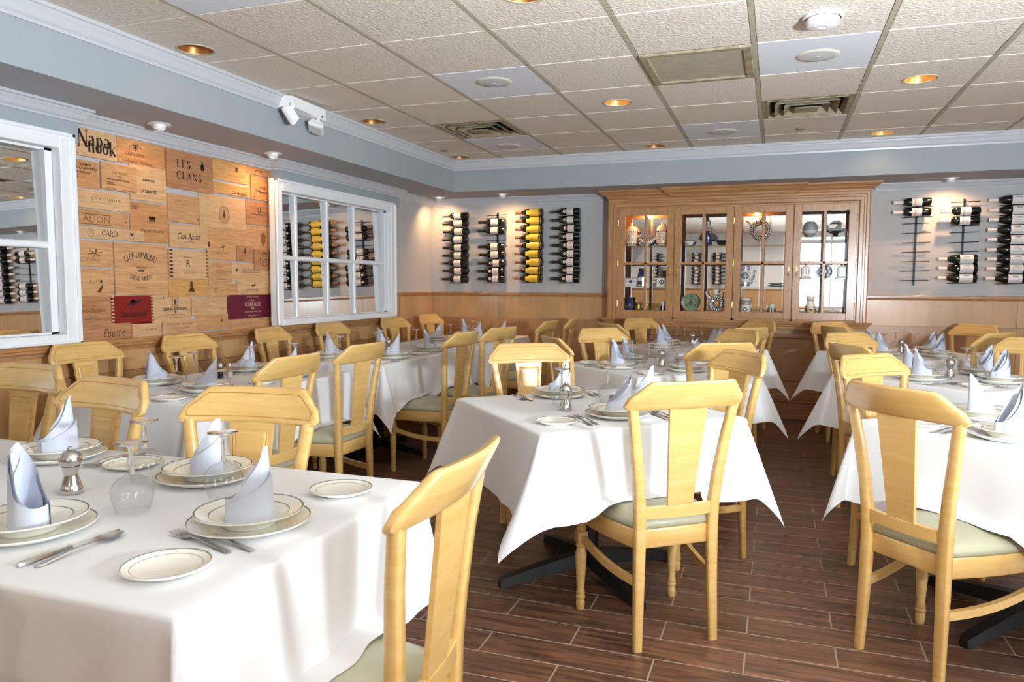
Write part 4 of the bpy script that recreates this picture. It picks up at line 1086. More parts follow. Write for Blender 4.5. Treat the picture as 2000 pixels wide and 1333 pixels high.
def square_jar(x, z, label, col, pat, s):
    t = pot('square_jar', label, 'jar', x, z)
    m = MB(); m.cbox(-s, s, -s * .8, s * .8, .022, .118, .008); m.lathe([(0, .118), (s * .8, .118), (s * .7, .128), (s * .2, .134), (.006, .140), (.009, .152), (0, .156)], 16); m.build('body', M[col], t)
    m = MB(); m.cbox(-s * 1.25, s * 1.25, -s, s, 0, .024, .006)
    for q in (-1, 0, 1): m.box(q * s * .6 - .006, q * s * .6 + .006, -s * .82, -s * .79, .05, .10)
    m.build('painted_band', M[pat], t)
square_jar(0.258, 1.344, 'cream square jar with small dark figures, left on the fourth door middle shelf', 'cream_glaze', 'brown_glaze', .042)
square_jar(0.575, 1.344, 'white and dark square lidded jar at the right end of the middle shelf', 'white_glaze', 'black_glaze', .042)
t = pot('oval_plate', 'upright oval plate with dark floral pattern between the two square jars', 'plate', 0.425, 1.344)
m = MB(); m.lathe([(0, -.004), (.05, -.006), (.068, -.010), (.07, -.006), (.05, 0), (0, .002)], 28, (0, .02, .074), 'y'); m.build('body', M['blue'], t, True)
m = MB()
for q in range(7):
    a = q * 2 * pi / 7; m.lathe([(0, -.0105), (.010, -.0095), (.012, -.006)], 8, (.042 * cos(a), .02, .074 + .042 * sin(a)), 'y')
m.lathe([(0, -.0085), (.012, -.008), (.014, -.004)], 10, (0, .02, .074), 'y'); m.lathe([(.062, -.0105), (.067, -.0115), (.0695, -.0105)], 28, (0, .02, .074), 'y'); m.build('painted_flower', M['white_glaze'], t)
ZB = CZ0 + 0.031 + 0.045
m = MB(); m.box(CX0 + .11, CX1 - .10, YC + .035, YB - .015, CZ0 + .03, CZ0 + .075); m.build('bottom_shelf', M['cab_in'], cab)
t = pot('blue_vase', 'dark blue patterned vase at the left end of the bottom shelf', 'vase', -1.405, ZB)
m = MB(); m.lathe([(0, 0), (.03, 0), (.036, .02), (.046, .05), (.040, .08), (.028, .10), (.034, .125), (.028, .125)], 20); m.build('body', M['blue'], t, True)
m = MB()
for zz in (.03, .045, .06, .075): m.lathe([(.0455 - abs(zz - .05) * .25, zz - .002), (.0455 - abs(zz - .05) * .25, zz + .002)], 20)
m.build('painted_band', M['grey_glaze'], t)
t = pot('brass_creamer', 'small brass jug with a looped handle beside the dark blue vase', 'jug', -1.31, ZB)
m = MB(); m.lathe([(0, 0), (.024, 0), (.03, .02), (.024, .05), (.03, .075), (.026, .075)], 16); m.build('body', M['brass'], t, True)
m = MB(); m.tube([(.026, 0, .06), (.05, 0, .055), (.052, 0, .03), (.028, 0, .018)], .005, 6); m.build('handle', M['brass'], t, True)
t = pot('penguin_cup', 'white cup with black pointed pattern, right side of the first door bottom shelf', 'cup', -1.063, ZB)
m = MB(); m.lathe([(0, 0), (.036, 0), (.034, .04), (.03, .095), (.025, .095)], 16); m.build('body', M['white_glaze'], t, True)
m = MB()
for s in (-1, 1): m.sweep([[(s * .018 - .013, -.037, 0.002), (s * .018 + .013, -.037, .002), (s * .018 + .013, -.03, .002), (s * .018 - .013, -.03, .002)], [(s * .014 - .002, -.0365, .062), (s * .014 + .002, -.0365, .062), (s * .014 + .002, -.03, .062), (s * .014 - .002, -.03, .062)]])
m.build('painted_point', M['black_glaze'], t)
t = pot('green_plate', 'large green glazed plate propped upright on the bottom shelf', 'plate', -0.80, ZB)
m = MB(); m.lathe([(0, .012), (.055, .010), (.065, .002), (.085, -.006), (.087, -.010), (.06, -.006), (.052, .004), (0, .006)], 32, (0, .03, .087), 'y'); m.build('body', M['green_glaze'], t, True)
m = MB(); m.tube([(0, .022, .055), (.01, .022, .085), (.0, .022, .115)], .004, 6); m.tube([(-.02, .022, .09), (.02, .022, .08)], .003, 6); m.build('painted_mark', M['brown_glaze'], t)
t = pot('ring_jug', 'ring-bodied jug with black and white zigzags and a flared neck', 'jug', -0.565, ZB)
m = MB(); torus(m, .01, .075, .052, .024, 32, 10); m.lathe([(.02, .13), (.016, .155), (.03, .19), (.034, .215), (.026, .215)], 14, (.01, 0, 0)); m.tube([(-.03, 0, .12), (-.07, 0, .15), (-.085, 0, .19)], [.016, .012, .008], 8); m.tube([(.02, 0, .165), (.07, 0, .18), (.075, 0, .14), (.055, 0, .12)], .008, 8); m.build('body', M['white_glaze'], t, True)
m = MB()
for i in range(20):
    a = 2 * pi * i / 20; m.tube([(.01 + .034 * cos(a), -.022, .075 + .034 * sin(a)), (.01 + .052 * cos(a + .12), -.0255, .075 + .052 * sin(a + .12)), (.01 + .072 * cos(a), -.019, .075 + .072 * sin(a))], .0048, 5)
for q in range(5): m.lathe([(.0175 + q * .003, .15 + q * .013), (.019 + q * .003, .156 + q * .013)], 14, (.01, 0, 0))
m.build('painted_zigzag', M['black_glaze'], t)
t = pot('pitcher', 'grey banded pitcher with a round eye mark, third door bottom shelf', 'jug', -0.275, ZB)
m = MB(); m.lathe([(0, 0), (.046, 0), (.05, .04), (.046, .06), (.044, .10), (.05, .13), (.044, .13)], 20); m.build('body', M['white_glaze'], t, True)
m = MB()
for q in range(6): m.lathe([(.0455 + abs(q - 2) * .0004, .070 + q * .010), (.046 + abs(q - 2) * .0006, .076 + q * .010)], 20)
m.lathe([(.010, -.050), (.018, -.051), (.020, -.049)], 16, (0, 0, .024), 'y'); m.build('painted_band', M['feather'], t)
t = pot('striped_cup', 'short black and white striped cup right of the grey pitcher', 'cup', -0.035, ZB)
m = MB(); m.lathe([(0, 0), (.034, 0), (.03, .04), (.024, .08), (.02, .08)], 16); m.build('body', M['white_glaze'], t, True)
m = MB()
for q in range(8):
    a = 2 * pi * q / 8 - pi / 2; m.tube([(.034 * cos(a), .034 * sin(a), .002), (.028 * cos(a), .028 * sin(a), .055)], [.008, .002], 5)
m.build('painted_point', M['black_glaze'], t)
t = pot('baluster_vase', 'cream vase with brown base bands and a dark collar, fourth door bottom shelf', 'vase', 0.312, ZB)
m = MB(); m.lathe([(0, 0), (.036, 0), (.046, .03), (.044, .06), (.032, .10), (.03, .12), (.04, .155), (.034, .155)], 20); m.build('body', M['cream_glaze'], t, True)
m = MB(); m.lathe([(.031, .112), (.0315, .122), (.034, .128)], 20)
for q in range(6):
    a = q * pi / 3 - pi / 2; m.tube([(.046 * cos(a - .25), .046 * sin(a - .25), .035), (.047 * cos(a), .047 * sin(a), .026), (.046 * cos(a + .25), .046 * sin(a + .25), .035)], .006, 5)
m.build('painted_band', M['brown_glaze'], t, True)

# ------------------------------------------------------------------ wall wine racks and bottles
def bottle_maker(shape, capm, labm, seal, extra):
    def f():
        t = thing('wine_bottle', 'x', 'bottle')
        if shape == 'bordeaux': prof = [(0, .15), (.034, .15), (.038, .145), (.0385, -.03), (.036, -.045), (.022, -.062), (.0155, -.072)]
        else: prof = [(0, .15), (.037, .15), (.0415, .145), (.0415, .0), (.039, -.02), (.029, -.05), (.019, -.075), (.0155, -.085)]
        m = MB(); m.lathe(prof, 20, axis='x'); m.build('glass_body', M['bottle'], t, True)
        xs = prof[-1][1]
        m = MB(); m.lathe([(.0158, xs + .002), (.0155, -.142), (.017, -.144), (.017, -.152), (0, -.153)], 14, axis='x'); m.build('capsule', M[capm], t, True)
        R = .0392 if shape == 'bordeaux' else .0422
        def patch(x0, x1, a0, a1, mat, name, rr=R, par=t, pts=None):
            m = MB(); n = 10
            m.grid(2, n + 1, lambda u, v: (x0 + (x1 - x0) * u, -rr * cos(a0 + (a1 - a0) * v), rr * sin(a0 + (a1 - a0) * v)))
            return m.build(name, M[mat], par, True)
        x0, x1 = (-.005, .075) if not seal else (.015, .085)
        if shape == 'burgundy': x0, x1 = .012, .115
        lb = patch(x0, x1, -1.25, 1.05, labm, 'label')
        if extra == 'yellow':
            patch(-.022, x0, -.7, .5, labm, 'label'); patch(x1 + .014, x1 + .018, -1.25, 1.05, labm, 'label')
            for q in (-.5, -.1, .2): patch(x0 + .01, x1 - .01, q, q + .05, 'lab_grey', 'print', R + .0004, lb)
        elif extra == 'red':
            m = MB()
            for d in (1, -1): m.grid(2, 8, lambda u, v: (x0 + .012 + (x1 - x0 - .024) * (v if d > 0 else 1 - v) + .004 * u, -(R + .0005) * cos(-.55 + .9 * v), (R + .0005) * sin(-.55 + .9 * v)))
            m.build('print', M['lab_red'], lb)
            patch(x0 + .022, x0 + .026, -1.1, .9, 'lab_red', 'print', R + .0004, lb)
        else:
            for q in (-.75, -.45, -.1, .25): patch(x0 + .012, x1 - .012, q, q + .05, 'lab_grey', 'print', R + .0004, lb)
            patch(x0 + .03, x1 - .03, .45, .62, 'lab_grey', 'print', R + .0004, lb)
        if seal:
            m = MB(); n = 14
            vs = [(-.008 + .015 * cos(2 * pi * i / n), -sqrt(max(R * R - (.015 * sin(2 * pi * i / n)) ** 2, 0)) - .0006, .015 * sin(2 * pi * i / n)) for i in range(n)]
            m.add(vs, [tuple(range(n))]); m.build('seal', M[labm], t)
        if extra == 'band':
            patch(.080, .090, -1.2, 1.0, labm, 'label')
        return t
    return Maker(f)
B_cream = bottle_maker('bordeaux', 'cap_black', 'lab_cream', False, 'plain')
B_band = bottle_maker('bordeaux', 'cap_black', 'lab_cream', False, 'band')
B_seal = bottle_maker('bordeaux', 'cap_black', 'lab_cream', True, 'plain')
B_yel = bottle_maker('burgundy', 'cap_brown', 'lab_yellow', False, 'yellow')
B_red = bottle_maker('bordeaux', 'cap_white', 'lab_white', False, 'red')
B_burg = bottle_maker('burgundy', 'cap_white', 'lab_white', False, 'plain')
ORD = ['topmost', 'second from top', 'third from top', 'fourth from top', 'middle', 'fourth from bottom', 'third from bottom', 'second from bottom', 'lowest']
ORDN = lambda i, n: 'topmost' if i == 0 else ('lowest' if i == n - 1 else '%s from top' % ['', 'second', 'third', 'fourth', 'fifth', 'sixth', 'seventh', 'eighth'][i])
def rack(x0, x1, zs, kinds, label, desc, stem_x=None, yb=7.565, ywall=YB, flip=False):
    xm = (x0 + x1) / 2; xs = stem_x if stem_x is not None else xm + .03
    t = thing('wine_rack', label, 'wine rack', (0, 0, 0))
    zt, zb = zs[0] + .03, zs[-1] - .045
    m = MB(); s = -1 if not flip else 1
    m.box(xs - .008, xs + .008, min(ywall, ywall + s * .012), max(ywall, ywall + s * .012), zb, zt)
    m.build('stem', M['iron'], t)
    nb = sum(1 for k in kinds if k)
    bi = 0
    for z, k in zip(zs, kinds):
        zr = z if not k else z - .044
        yr = yb + (0.012 if not flip else -0.012)
        if not k: yr = ywall + s * .045
        m = MB(); m.tube([(xs - .115, yr, zr - .003), (xs, yr + .002 * s, zr), (xs + .115, yr, zr + .003)], .0042, 6); m.tube([(xs, yr, zr), (xs, ywall + s * .005, zr)], .005, 6)
        m.build('rod', M['iron'], t)
        if k:
            jit = random.uniform(-.006, .006)
            if flip:
                k('bottle seen only in mirrors, %s on the %s front-wall rack' % (ORDN(bi, nb), label.split()[0]), (xm + jit, yb, z), pi, 'bottles on the front wall racks')
            else:
                k('%s, %s of the %s' % (desc(k), ORDN(bi, nb), label_short), (xm + jit, yb, z), 0.0, 'wine bottles on the wall racks')
            bi += 1
def bdesc(k):
    return {B_cream: 'dark bottle with cream label', B_band: 'dark bottle with banded cream label', B_seal: 'dark bottle with sealed label', B_yel: 'dark bottle with bright yellow label', B_red: 'white-capped bottle with red-crossed label', B_burg: 'white-capped sloping bottle'}[k]
RK = [
 (-3.495, -3.175, [2.031, 1.948, 1.86, 1.772, 1.686, 1.601, 1.516, 1.432, 1.343], [B_cream, B_band, B_band, B_band, B_cream, B_cream, B_cream, B_cream, B_cream], 'black wall rack of nine bottles nearest the room corner', 'corner rack'),
 (-3.067, -2.744, [2.03, 1.953, 1.864, 1.762, 1.691, 1.605, 1.514, 1.427, 1.346], [None, B_cream, B_cream, None, B_cream, B_cream, B_seal, B_seal, B_seal], 'black wall rack with two bare rods, beside the corner rack', 'gapped rack by the corner rack'),
 (-2.645, -2.33, [2.043, 1.958, 1.87, 1.784, 1.697, 1.611, 1.523, 1.435, 1.351], [B_yel] * 9, 'black wall rack holding nine yellow-labelled bottles', 'yellow-labelled rack'),
 (-2.239, -1.919, [2.043, 1.957, 1.871, 1.784, 1.696, 1.609, 1.522, 1.434, 1.348], [B_seal] * 9, 'black wall rack of nine sealed bottles, left of the cabinet', 'rack left of the cabinet'),
 (0.986, 1.28, [2.038, 1.949, 1.85, 1.764, 1.678, 1.593, 1.507, 1.422, 1.338], [B_red, B_red] + [None] * 7, 'black wall rack with seven bare rods, right of the cabinet', 'nearly empty rack'),
 (1.363, 1.655, [2.03, 1.946, 1.864, 1.763, 1.676, 1.592, 1.526, 1.444, 1.359], [None, B_red, B_red, None, None, None, B_burg, B_burg, B_burg], 'black wall rack holding two bottles above bare rods and three below', 'half-empty rack right of the cabinet'),
 (1.734, 2.03, [2.034, 1.946, 1.863, 1.777, 1.692, 1.604, 1.523, 1.44, 1.355], [B_burg] * 9, 'full black wall rack of sloping bottles at the frame edge', 'full rack at the right edge'),
]
for x0, x1, zs, ks, lab, label_short in RK:
    rack(x0, x1, zs, ks, lab, bdesc, stem_x=(x0 + x1) / 2 + (.045 if x0 > 0 else .035))
for x in (-2.95, -2.45, -1.95, -1.45):
    rack(x, x + .30, [2.03 - q * .086 for q in range(9)], [B_seal, B_cream] * 4 + [B_seal], '%s black wall rack behind the camera, counted from its left end, seen in mirrors' % {-2.95: 'fourth', -2.45: 'third', -1.95: 'second', -1.45: 'first'}[x], bdesc, yb=YF + .085, ywall=YF, flip=True)

# ------------------------------------------------------------------ ceiling fixtures
def spot_light(parent, loc, tgt, watts, angle, blend=0.6, size=0.03, col=WARM):
    d = bpy.data.lights.new('lamp_light', 'SPOT'); d.energy = watts; d.color = col; d.spot_size = angle; d.spot_blend = blend; d.shadow_soft_size = size
    o = bpy.data.objects.new('lamp_light', d); COL.objects.link(o); o.parent = parent
    o.location = loc; v = Vector(tgt) - Vector(loc); o.rotation_euler = v.to_track_quat('-Z', 'Y').to_euler()
def dl(x, y, lab, lit):
    t = thing('downlight', lab, 'ceiling light', (x, y, ZC), group='recessed ceiling downlights')
    m = MB(); m.lathe([(.086, .004), (.088, -.003), (.098, -.004), (.1, .0)], 32); m.build('trim_ring', M['ring'], t, True)
    m = MB(); m.lathe([(.086, 0.0), (.080, .03), (.062, .065), (.045, .075), (0, .076)], 32); m.build('reflector', M['gold' if lit else 'gold_dim'], t, True)
    m = MB(); m.lathe([(0, .034), (.03, .037), (.042, .048), (.045, .062), (.03, .074)], 20); m.build('bulb', M['bulb_on' if lit else 'bulb_dim'], t, True)
    spot_light(t, (0, 0, .030), (0, 0, -1), DOWNLIGHT_W * 20 if y < -1 else (DOWNLIGHT_W if lit else DOWNLIGHT_W * .2), 2.2 if y > -1 else 2.8, 0.7, 0.04, WARM if y > -1 else (1.0, 0.93, 0.84))  # unseen lamps behind the camera are boosted to brighten the front wall
DLN = {(-2.945, 3.27): ('recessed gold downlight nearest the camera on the left', 0), (-2.945, 5.12): ('recessed gold downlight just right of the emergency light', 0), (-2.945, 6.80): ('recessed gold downlight in the far left ceiling corner', 0),
       (-1.055, 5.12): ('brightly lit recessed downlight left of the dusty diffuser panel', 1), (-1.055, 6.80): ('recessed gold downlight over the crate of bottles, centre back', 0), (0.775, 5.12): ('brightly lit recessed downlight on the right, nearest', 1),
       (0.775, 6.80): ('recessed downlight near the back soffit, right', 1)}
DLN[(-1.055, 6.80)] = ('recessed gold downlight by the soffit, above the cabinet', 0)
for (a, r), (x, y) in HOLES.items():
    lab, lit = DLN.get((x, y), ('recessed ceiling downlight out of view, %s row, %s column' % ({-1: 'back', 2: 'second', 5: 'third', 8: 'fourth', 11: 'fifth', 14: 'sixth'}[r], {0: 'left', 3: 'second', 6: 'third', 9: 'right'}[a]), 0))
    if (x, y) not in DLN and y == 3.12: lab = 'recessed downlight cut by the top picture edge'
    dl(x, y, lab, lit)
def eyeball(x, y, lab, tgt, watts=None):
    t = thing('eyeball_spotlight', lab, 'spotlight', (x, y, ZS), group='eyeball spotlights under the soffit')
    m = MB(); m.lathe([(0, -.001), (.062, -.001), (.066, -.006), (.060, -.010), (.040, -.010), (.038, -.006)], 28); m.build('trim_ring', M['plastic'], t, True)
    d = (Vector(tgt) - Vector((x, y, ZS))).normalized()
    q = Vector((0, 0, -1)).rotation_difference(d)
    m = MB(); m.lathe([(.036, -.002), (.037, -.022), (.032, -.034), (.027, -.034)], 20)
    b = m.build('eyeball', M['plastic'], t, True); b.rotation_mode = 'QUATERNION'; b.rotation_quaternion = q
    m = MB(); m.lathe([(.027, -.033), (.015, -.035), (0, -.036)], 16); b = m.build('bulb', M['bulb_on'], t, True); b.rotation_mode = 'QUATERNION'; b.rotation_quaternion = q
    lp = d * .05
    spot_light(t, lp, lp + d, watts or SPOT_W, 2.6, 1.0, 0.02)
eyeball(-3.44, 3.508, 'white eyeball spotlight above the crate boards, nearer one', (-3.66, 3.6, 1.3), SPOT_W * .12)
eyeball(-3.43, 4.544, 'white eyeball spotlight at the far end of the crate boards', (-3.66, 4.58, 1.3), SPOT_W * .5)
eyeball(-3.443, 7.375, 'eyeball spotlight in the corner above the corner wine rack', (-3.55, 7.65, 1.5), SPOT_W)
eyeball(-2.692, 7.30, 'eyeball spotlight above the yellow-labelled wine rack', (-2.75, 7.65, 1.2), SPOT_W * 1.5)
eyeball(1.395, 7.40, 'eyeball spotlight above the half-empty wine racks', (1.40, 7.65, 1.2), SPOT_W * 1.3)
# ceiling speakers
for x, y, lab in ((-1.668, 4.368, 'round ceiling speaker in the white tile left of the lit downlight'), (-2.301, 6.391, 'small round ceiling speaker in the white tile behind the left vent'), (0.174, 4.428, 'round ceiling speaker in the white tile beside the smoke detector'), (-0.439, 6.343, 'round ceiling speaker in the white tile by the back soffit')):
    t = thing('ceiling_speaker', lab, 'speaker', (x, y, ZC), group='round ceiling speakers')
    m = MB(); m.lathe([(.085, -.007), (.105, -.006), (.112, .0)], 36); m.build('rim', M['speaker_ring'], t, True)
    m = MB(); m.lathe([(0, -.010), (.03, -.0095), (.086, -.006)], 36); m.build('grille', M['speaker'], t, True)
    m = MB(); m.lathe([(0, -.0135), (.010, -.013), (.012, -.0095)], 16); m.build('badge', M['ring'], t, True)
t = thing('smoke_detector', 'white round smoke detector in front of the right speaker', 'smoke detector', (0.165, 3.80, ZC))
m = MB(); m.lathe([(.088, 0), (.088, -.012), (.080, -.016)], 32); m.build('base', M['plastic'], t, True)
m = MB(); m.lathe([(.074, -.016), (.074, -.030), (.068, -.046), (.05, -.052), (.02, -.053), (.018, -.049), (0, -.049)], 32); m.build('cover', M['plastic'], t, True)
m = MB(); m.lathe([(0, -.056), (.008, -.055), (.009, -.05)], 12, (-.035, -.02, 0)); m.build('test_button', M['speaker'], t, True)
for x, y, lab in ((-2.945, 6.423, 'small round cap in the ceiling behind the left vent'), (0.142, 6.41, 'small round cap in the ceiling behind the right vent')):
    m = MB(); m.lathe([(0, -.010), (.03, -.009), (.040, -.004), (.042, 0)], 24)
    tag(m.build('sprinkler_cap', M['vent'], None, True, (x, y, ZC)), lab, 'sprinkler cap', 'sprinkler caps')
def vent(a, r, lab):
    x0, y0 = TX + a * TA + GA, TY - (r + 1) * TB + GB; w, d = TA - 2 * GA, TB - 2 * GB
    t = thing('ceiling_vent', lab, 'vent', (x0 + w / 2, y0 + d / 2, ZC), group='square ceiling vents')
    m = MB(); m.box(-w / 2, w / 2, -d / 2, d / 2, .045, .05); m.build('duct', M['dark'], t)
    def louvre(h, k, z0, z1):
        n = 4; o = [(-k * w / 2, -k * d / 2), (k * w / 2, -k * d / 2), (k * w / 2, k * d / 2), (-k * w / 2, k * d / 2)]
        kk = h; i = [(-kk * w / 2, -kk * d / 2), (kk * w / 2, -kk * d / 2), (kk * w / 2, kk * d / 2), (-kk * w / 2, kk * d / 2)]
        m = MB(); vs = [(x, y, z0) for x, y in o] + [(x, y, z1) for x, y in i] + [(x, y, z0 + .003) for x, y in o] + [(x, y, z1 + .003) for x, y in i]
        fs = []
        for j in range(4):
            q = (j + 1) % 4
            fs += [(j, q, 4 + q, 4 + j), (8 + j, 12 + j, 12 + q, 8 + q), (j, 8 + j, 8 + q, q), (4 + j, 4 + q, 12 + q, 12 + j)]
        m.add(vs, fs); m.build('louvre', M['vent'], t)
    louvre(.88, 1.0, 0.0, .0); louvre(.80, .88, -.004, .035); louvre(.56, .70, -.010, .030); louvre(.36, .50, -.014, .026); 
    m = MB(); m.cbox(-.13 * w, .13 * w, -.13 * d, .13 * d, -.016, -.010, .003); m.build('centre_plate', M['vent'], t)
vent(1, 1, 'dusty square ceiling vent on the left with stepped louvres')
vent(5, 1, 'dusty square ceiling vent on the right with stepped louvres')
x0, y0 = TX + 4 * TA + GA, TY - 4 * TB + GB; w, d = TA - 2 * GA, TB - 2 * GB
t = thing('light_panel', 'square framed ceiling light panel with a dusty unlit diffuser', 'light panel', (x0, y0, ZC))
m = MB()
for a, b, c, e in ((0, .045, 0, d), (w - .045, w, 0, d), (.045, w - .045, 0, .045), (.045, w - .045, d - .045, d)): m.cbox(a, b, c, e, -.012, .004, .004)
m.build('frame', M['vent'], t)
m = MB(); m.box(.045, w - .045, .045, d - .045, -.002, .004); m.build('diffuser', M['lens'], t)
# emergency light on the left soffit
t = thing('emergency_light', 'white twin-head emergency light on the left soffit below the ceiling', 'emergency light', (XS, 4.39, 2.455))
m = MB(); m.sweep([[(0, -.21, .062), (.10, -.17, .060), (.115, .19, .045), (0, .24, .045)], [(0, -.21, -.02), (.10, -.17, -.005), (.115, .19, -.035), (0, .24, -.045)]]); m.build('housing', M['plastic'], t)
m = MB(); m.lathe([(0, .004), (.008, .003), (.008, 0)], 10, (.114, .15, -.012), 'x'); m.build('test_button', M['dark'], t)
for yy_, zz_, rz_, rx_, ry_, k_ in ((-.17, -.062, -.95, .55, 0.2, 1.0), (.12, -.085, .45, 1.15, 0.3, .85)):
    h = thing('lamp_head', 'x', 'x', (.085, yy_, zz_)); del h['label']; del h['category']; h.parent = t; h.rotation_euler = (rx_, ry_, rz_); h.scale = (k_, k_, k_)
    m = MB(); m.sweep([[(-.045, .035, -.045), (.045, .035, -.045), (.045, .035, .045), (-.045, .035, .045)], [(-.064, -.012, -.064), (.064, -.012, -.064), (.064, -.012, .064), (-.064, -.012, .064)], [(-.056, -.03, -.056), (.056, -.03, -.056), (.056, -.03, .056), (-.056, -.03, .056)]])
    m.tube([(0, .03, .03), (0, .05, .06)], .016, 8)
    m.build('shell', M['plastic'], h)
    m = MB(); m.cbox(-.050, .050, -.035, -.029, -.050, .050, .003); m.build('lens', M['speaker'], h)

# ------------------------------------------------------------------ dining chairs
def crest_top(x):
    a = abs(x)
    if a < .150: return .967
    if a < .168: t = (a - .150) / .018; return .967 - .008 * t * t
    if a < .212: return .959 - (a - .168) / .044 * .046
    t = (a - .212) / .018
    return .913 - .030 * (1 - sqrt(max(0, 1 - min(t, 1) ** 2)))
def crest_y(x, z): return -.222 - .034 * (1 - (x / .23) ** 2) - (z - .861) / .106 * .052
def crest_bot(x):
    a = abs(x)
    return .861 + (.012 * max(0, (a - .212) / .018) ** 2) + .004 * (1 - (x / .23) ** 2)
def splat_y(z): return -.207 - (z - .48) / .39 * .048
def build_chair():
    t = thing('dining_chair', 'x', 'chair')
    W = M['chair']
    # crest rail
    m = MB(); nx, nz = 41, 7; th = .013
    xs = [-.23 + .46 * i / (nx - 1) for i in range(nx)]
    secs = []
    for x in xs:
        zb, zt = crest_bot(x), max(crest_top(x), crest_bot(x) + .004)
        loop = []
        prof = [(0.0, .45), (.04, .85), (.10, 1), (.5, 1), (.90, 1), (.96, .85), (1.0, .45), (1.0, -.45), (.96, -.85), (.9, -1), (.5, -1), (.10, -1), (.04, -.85), (0.0, -.45)]
        e = 1.0 if abs(x) < .222 else .6
        for f, s in prof:
            z = zb + (zt - zb) * f
            loop.append((x, crest_y(x, z) + s * th * e, z))
        secs.append(loop)
    m.sweep(secs); cr = m.build('crest_rail', W, t, 0.9)
    # incised border on the front of the crest
    m = MB()
    pts = []
    for i in range(25): x = -.205 + .41 * i / 24; pts.append((x, .882))
    top = [(.205, .905), (.163, .940), (.150, .949)]
    pts += top; pts += [(.150 - .30 * i / 16, .949) for i in range(1, 17)] + [(-.163, .940), (-.205, .905), (-.205, .882)]
    for k in range(len(pts) - 1):
        (xa, za), (xb, zb) = pts[k], pts[k + 1]
        d = Vector((xb - xa, zb - za)); 
        if d.length < 1e-6: continue
        d.normalize(); nx_, nz_ = -d.y * .0012, d.x * .0012
        q = [(xa + nx_, za + nz_), (xa - nx_, za - nz_), (xb - nx_, zb - nz_), (xb + nx_, zb + nz_)]
        m.add([(x, crest_y(x, z) + th + .0006, z) for x, z in q], [(0, 1, 2, 3)])
    m.build('incised_line', M['chair_dark'], cr, fixn=False)
    # rear legs
    for s in (-1, 1):
        path = [(.153, -.208, 0), (.148, -.200, .2), (.145, -.196, .40), (.147, -.198, .50), (.158, -.206, .62), (.178, -.217, .75), (.199, -.233, .872)]
        hw = [.0155, .018, .020, .020, .019, .018, .017]
        secs = []
        for (x, y, z), h in zip(path, hw):
            a, b = h, h * .78; c = .004
            secs.append([(s * x + q[0], y + q[1], z) for q in ((-a + c, -b), (a - c, -b), (a, -b + c), (a, b - c), (a - c, b), (-a + c, b), (-a, b - c), (-a, -b + c))])
        m = MB(); m.sweep(secs); m.build('leg', W, t, 0.9)
    # turned front legs
    prof = [(0, 0), (.014, 0), (.017, .012), (.018, .03), (.015, .042), (.019, .048), (.019, .056), (.015, .060), (.018, .066), (.017, .075), (.0145, .085), (.017, .12), (.021, .18), (.023, .225), (.019, .245), (.016, .252), (.021, .258), (.021, .266), (.017, .272), (.0, .274)]
    prof2 = [(0, .318), (.017, .320), (.021, .326), (.021, .334), (.016, .340), (.020, .348), (.021, .358), (.016, .364), (0, .366)]
    for s in (-1, 1):
        m = MB(); c = (s * .205, .172, 0)
        m.lathe(prof, 16, c); m.cbox(c[0] - .021, c[0] + .021, c[1] - .021, c[1] + .021, .272, .320, .003)
        m.lathe(prof2, 16, c); m.cbox(c[0] - .022, c[0] + .022, c[1] - .022, c[1] + .022, .364, .435, .003)
        m.build('leg', W, t, 0.7)
    # seat frame (apron)
    def outline(k=1.0, n=10):
        o = []
        o += [(-.150 * k, -.192 * k), (.150 * k, -.192 * k)]
        for i in range(n + 1):                          # right side, slightly bowed
            f = i / n; o.append(((.152 + (.215 - .152) * f + .012 * sin(pi * f)) * k, (-.19 + .34 * f) * k))
        for i in range(7):
            a = i / 6 * pi / 2; o.append(((.198 + .022 * cos(a)) * k, (.158 + .030 * sin(a)) * k))
        for i in range(1, 6): x = .198 - .396 * i / 6; o.append((x * k, (.188 + .010 * sin(pi * i / 6)) * k))
        for i in range(7):
            a = pi / 2 + i / 6 * pi / 2; o.append(((-.198 + .022 * cos(a)) * k, (.158 + .030 * sin(a)) * k))
        for i in range(n + 1):
            f = 1 - i / n; o.append(((-(.152 + (.215 - .152) * f + .012 * sin(pi * f))) * k, (-.19 + .34 * f) * k))
        r = [o[0]]
        for p in o[1:]:
            if hypot(p[0] - r[-1][0], p[1] - r[-1][1]) > 1e-4: r.append(p)
        if hypot(r[0][0] - r[-1][0], r[0][1] - r[-1][1]) < 1e-4: r.pop()
        return r
    O = outline(); n = len(O)
    m = MB(); I = outline(.90)
    loops = [[(x, y, .362) for x, y in O], [(x, y, .366) for x, y in outline(1.012)], [(x, y, .424) for x, y in outline(1.012)], [(x, y, .430) for x, y in O], [(x, y, .430) for x, y in I], [(x, y, .362) for x, y in I], [(x, y, .362) for x, y in O]]
    m.sweep(loops, cap=False); m.build('seat_frame', W, t, 0.9)
    # vinyl cushion
    m = MB()
    ks = [(.96, .428), (1.0, .434), (1.005, .446), (.985, .458), (.94, .467), (.82, .477), (.6, .484), (.35, .488), (.12, .489)]
    m.sweep([[(x, y, z) for x, y in outline(k)] for k, z in ks]); m.build('seat', M['vinyl'], t, 1.2)
    # lower back rail, splat with raised panel
    secs = []
    for i in range(13):
        x = -.142 + .284 * i / 12; y = -.200 - .014 * (1 - (x / .142) ** 2)
        secs.append([(x, y + .009, .474), (x, y + .009, .514), (x, y + .006, .517), (x, y - .006, .517), (x, y - .009, .514), (x, y - .009, .474)])
    m = MB(); m.sweep(secs); m.build('lower_rail', W, t, 0.7)
    secs = []
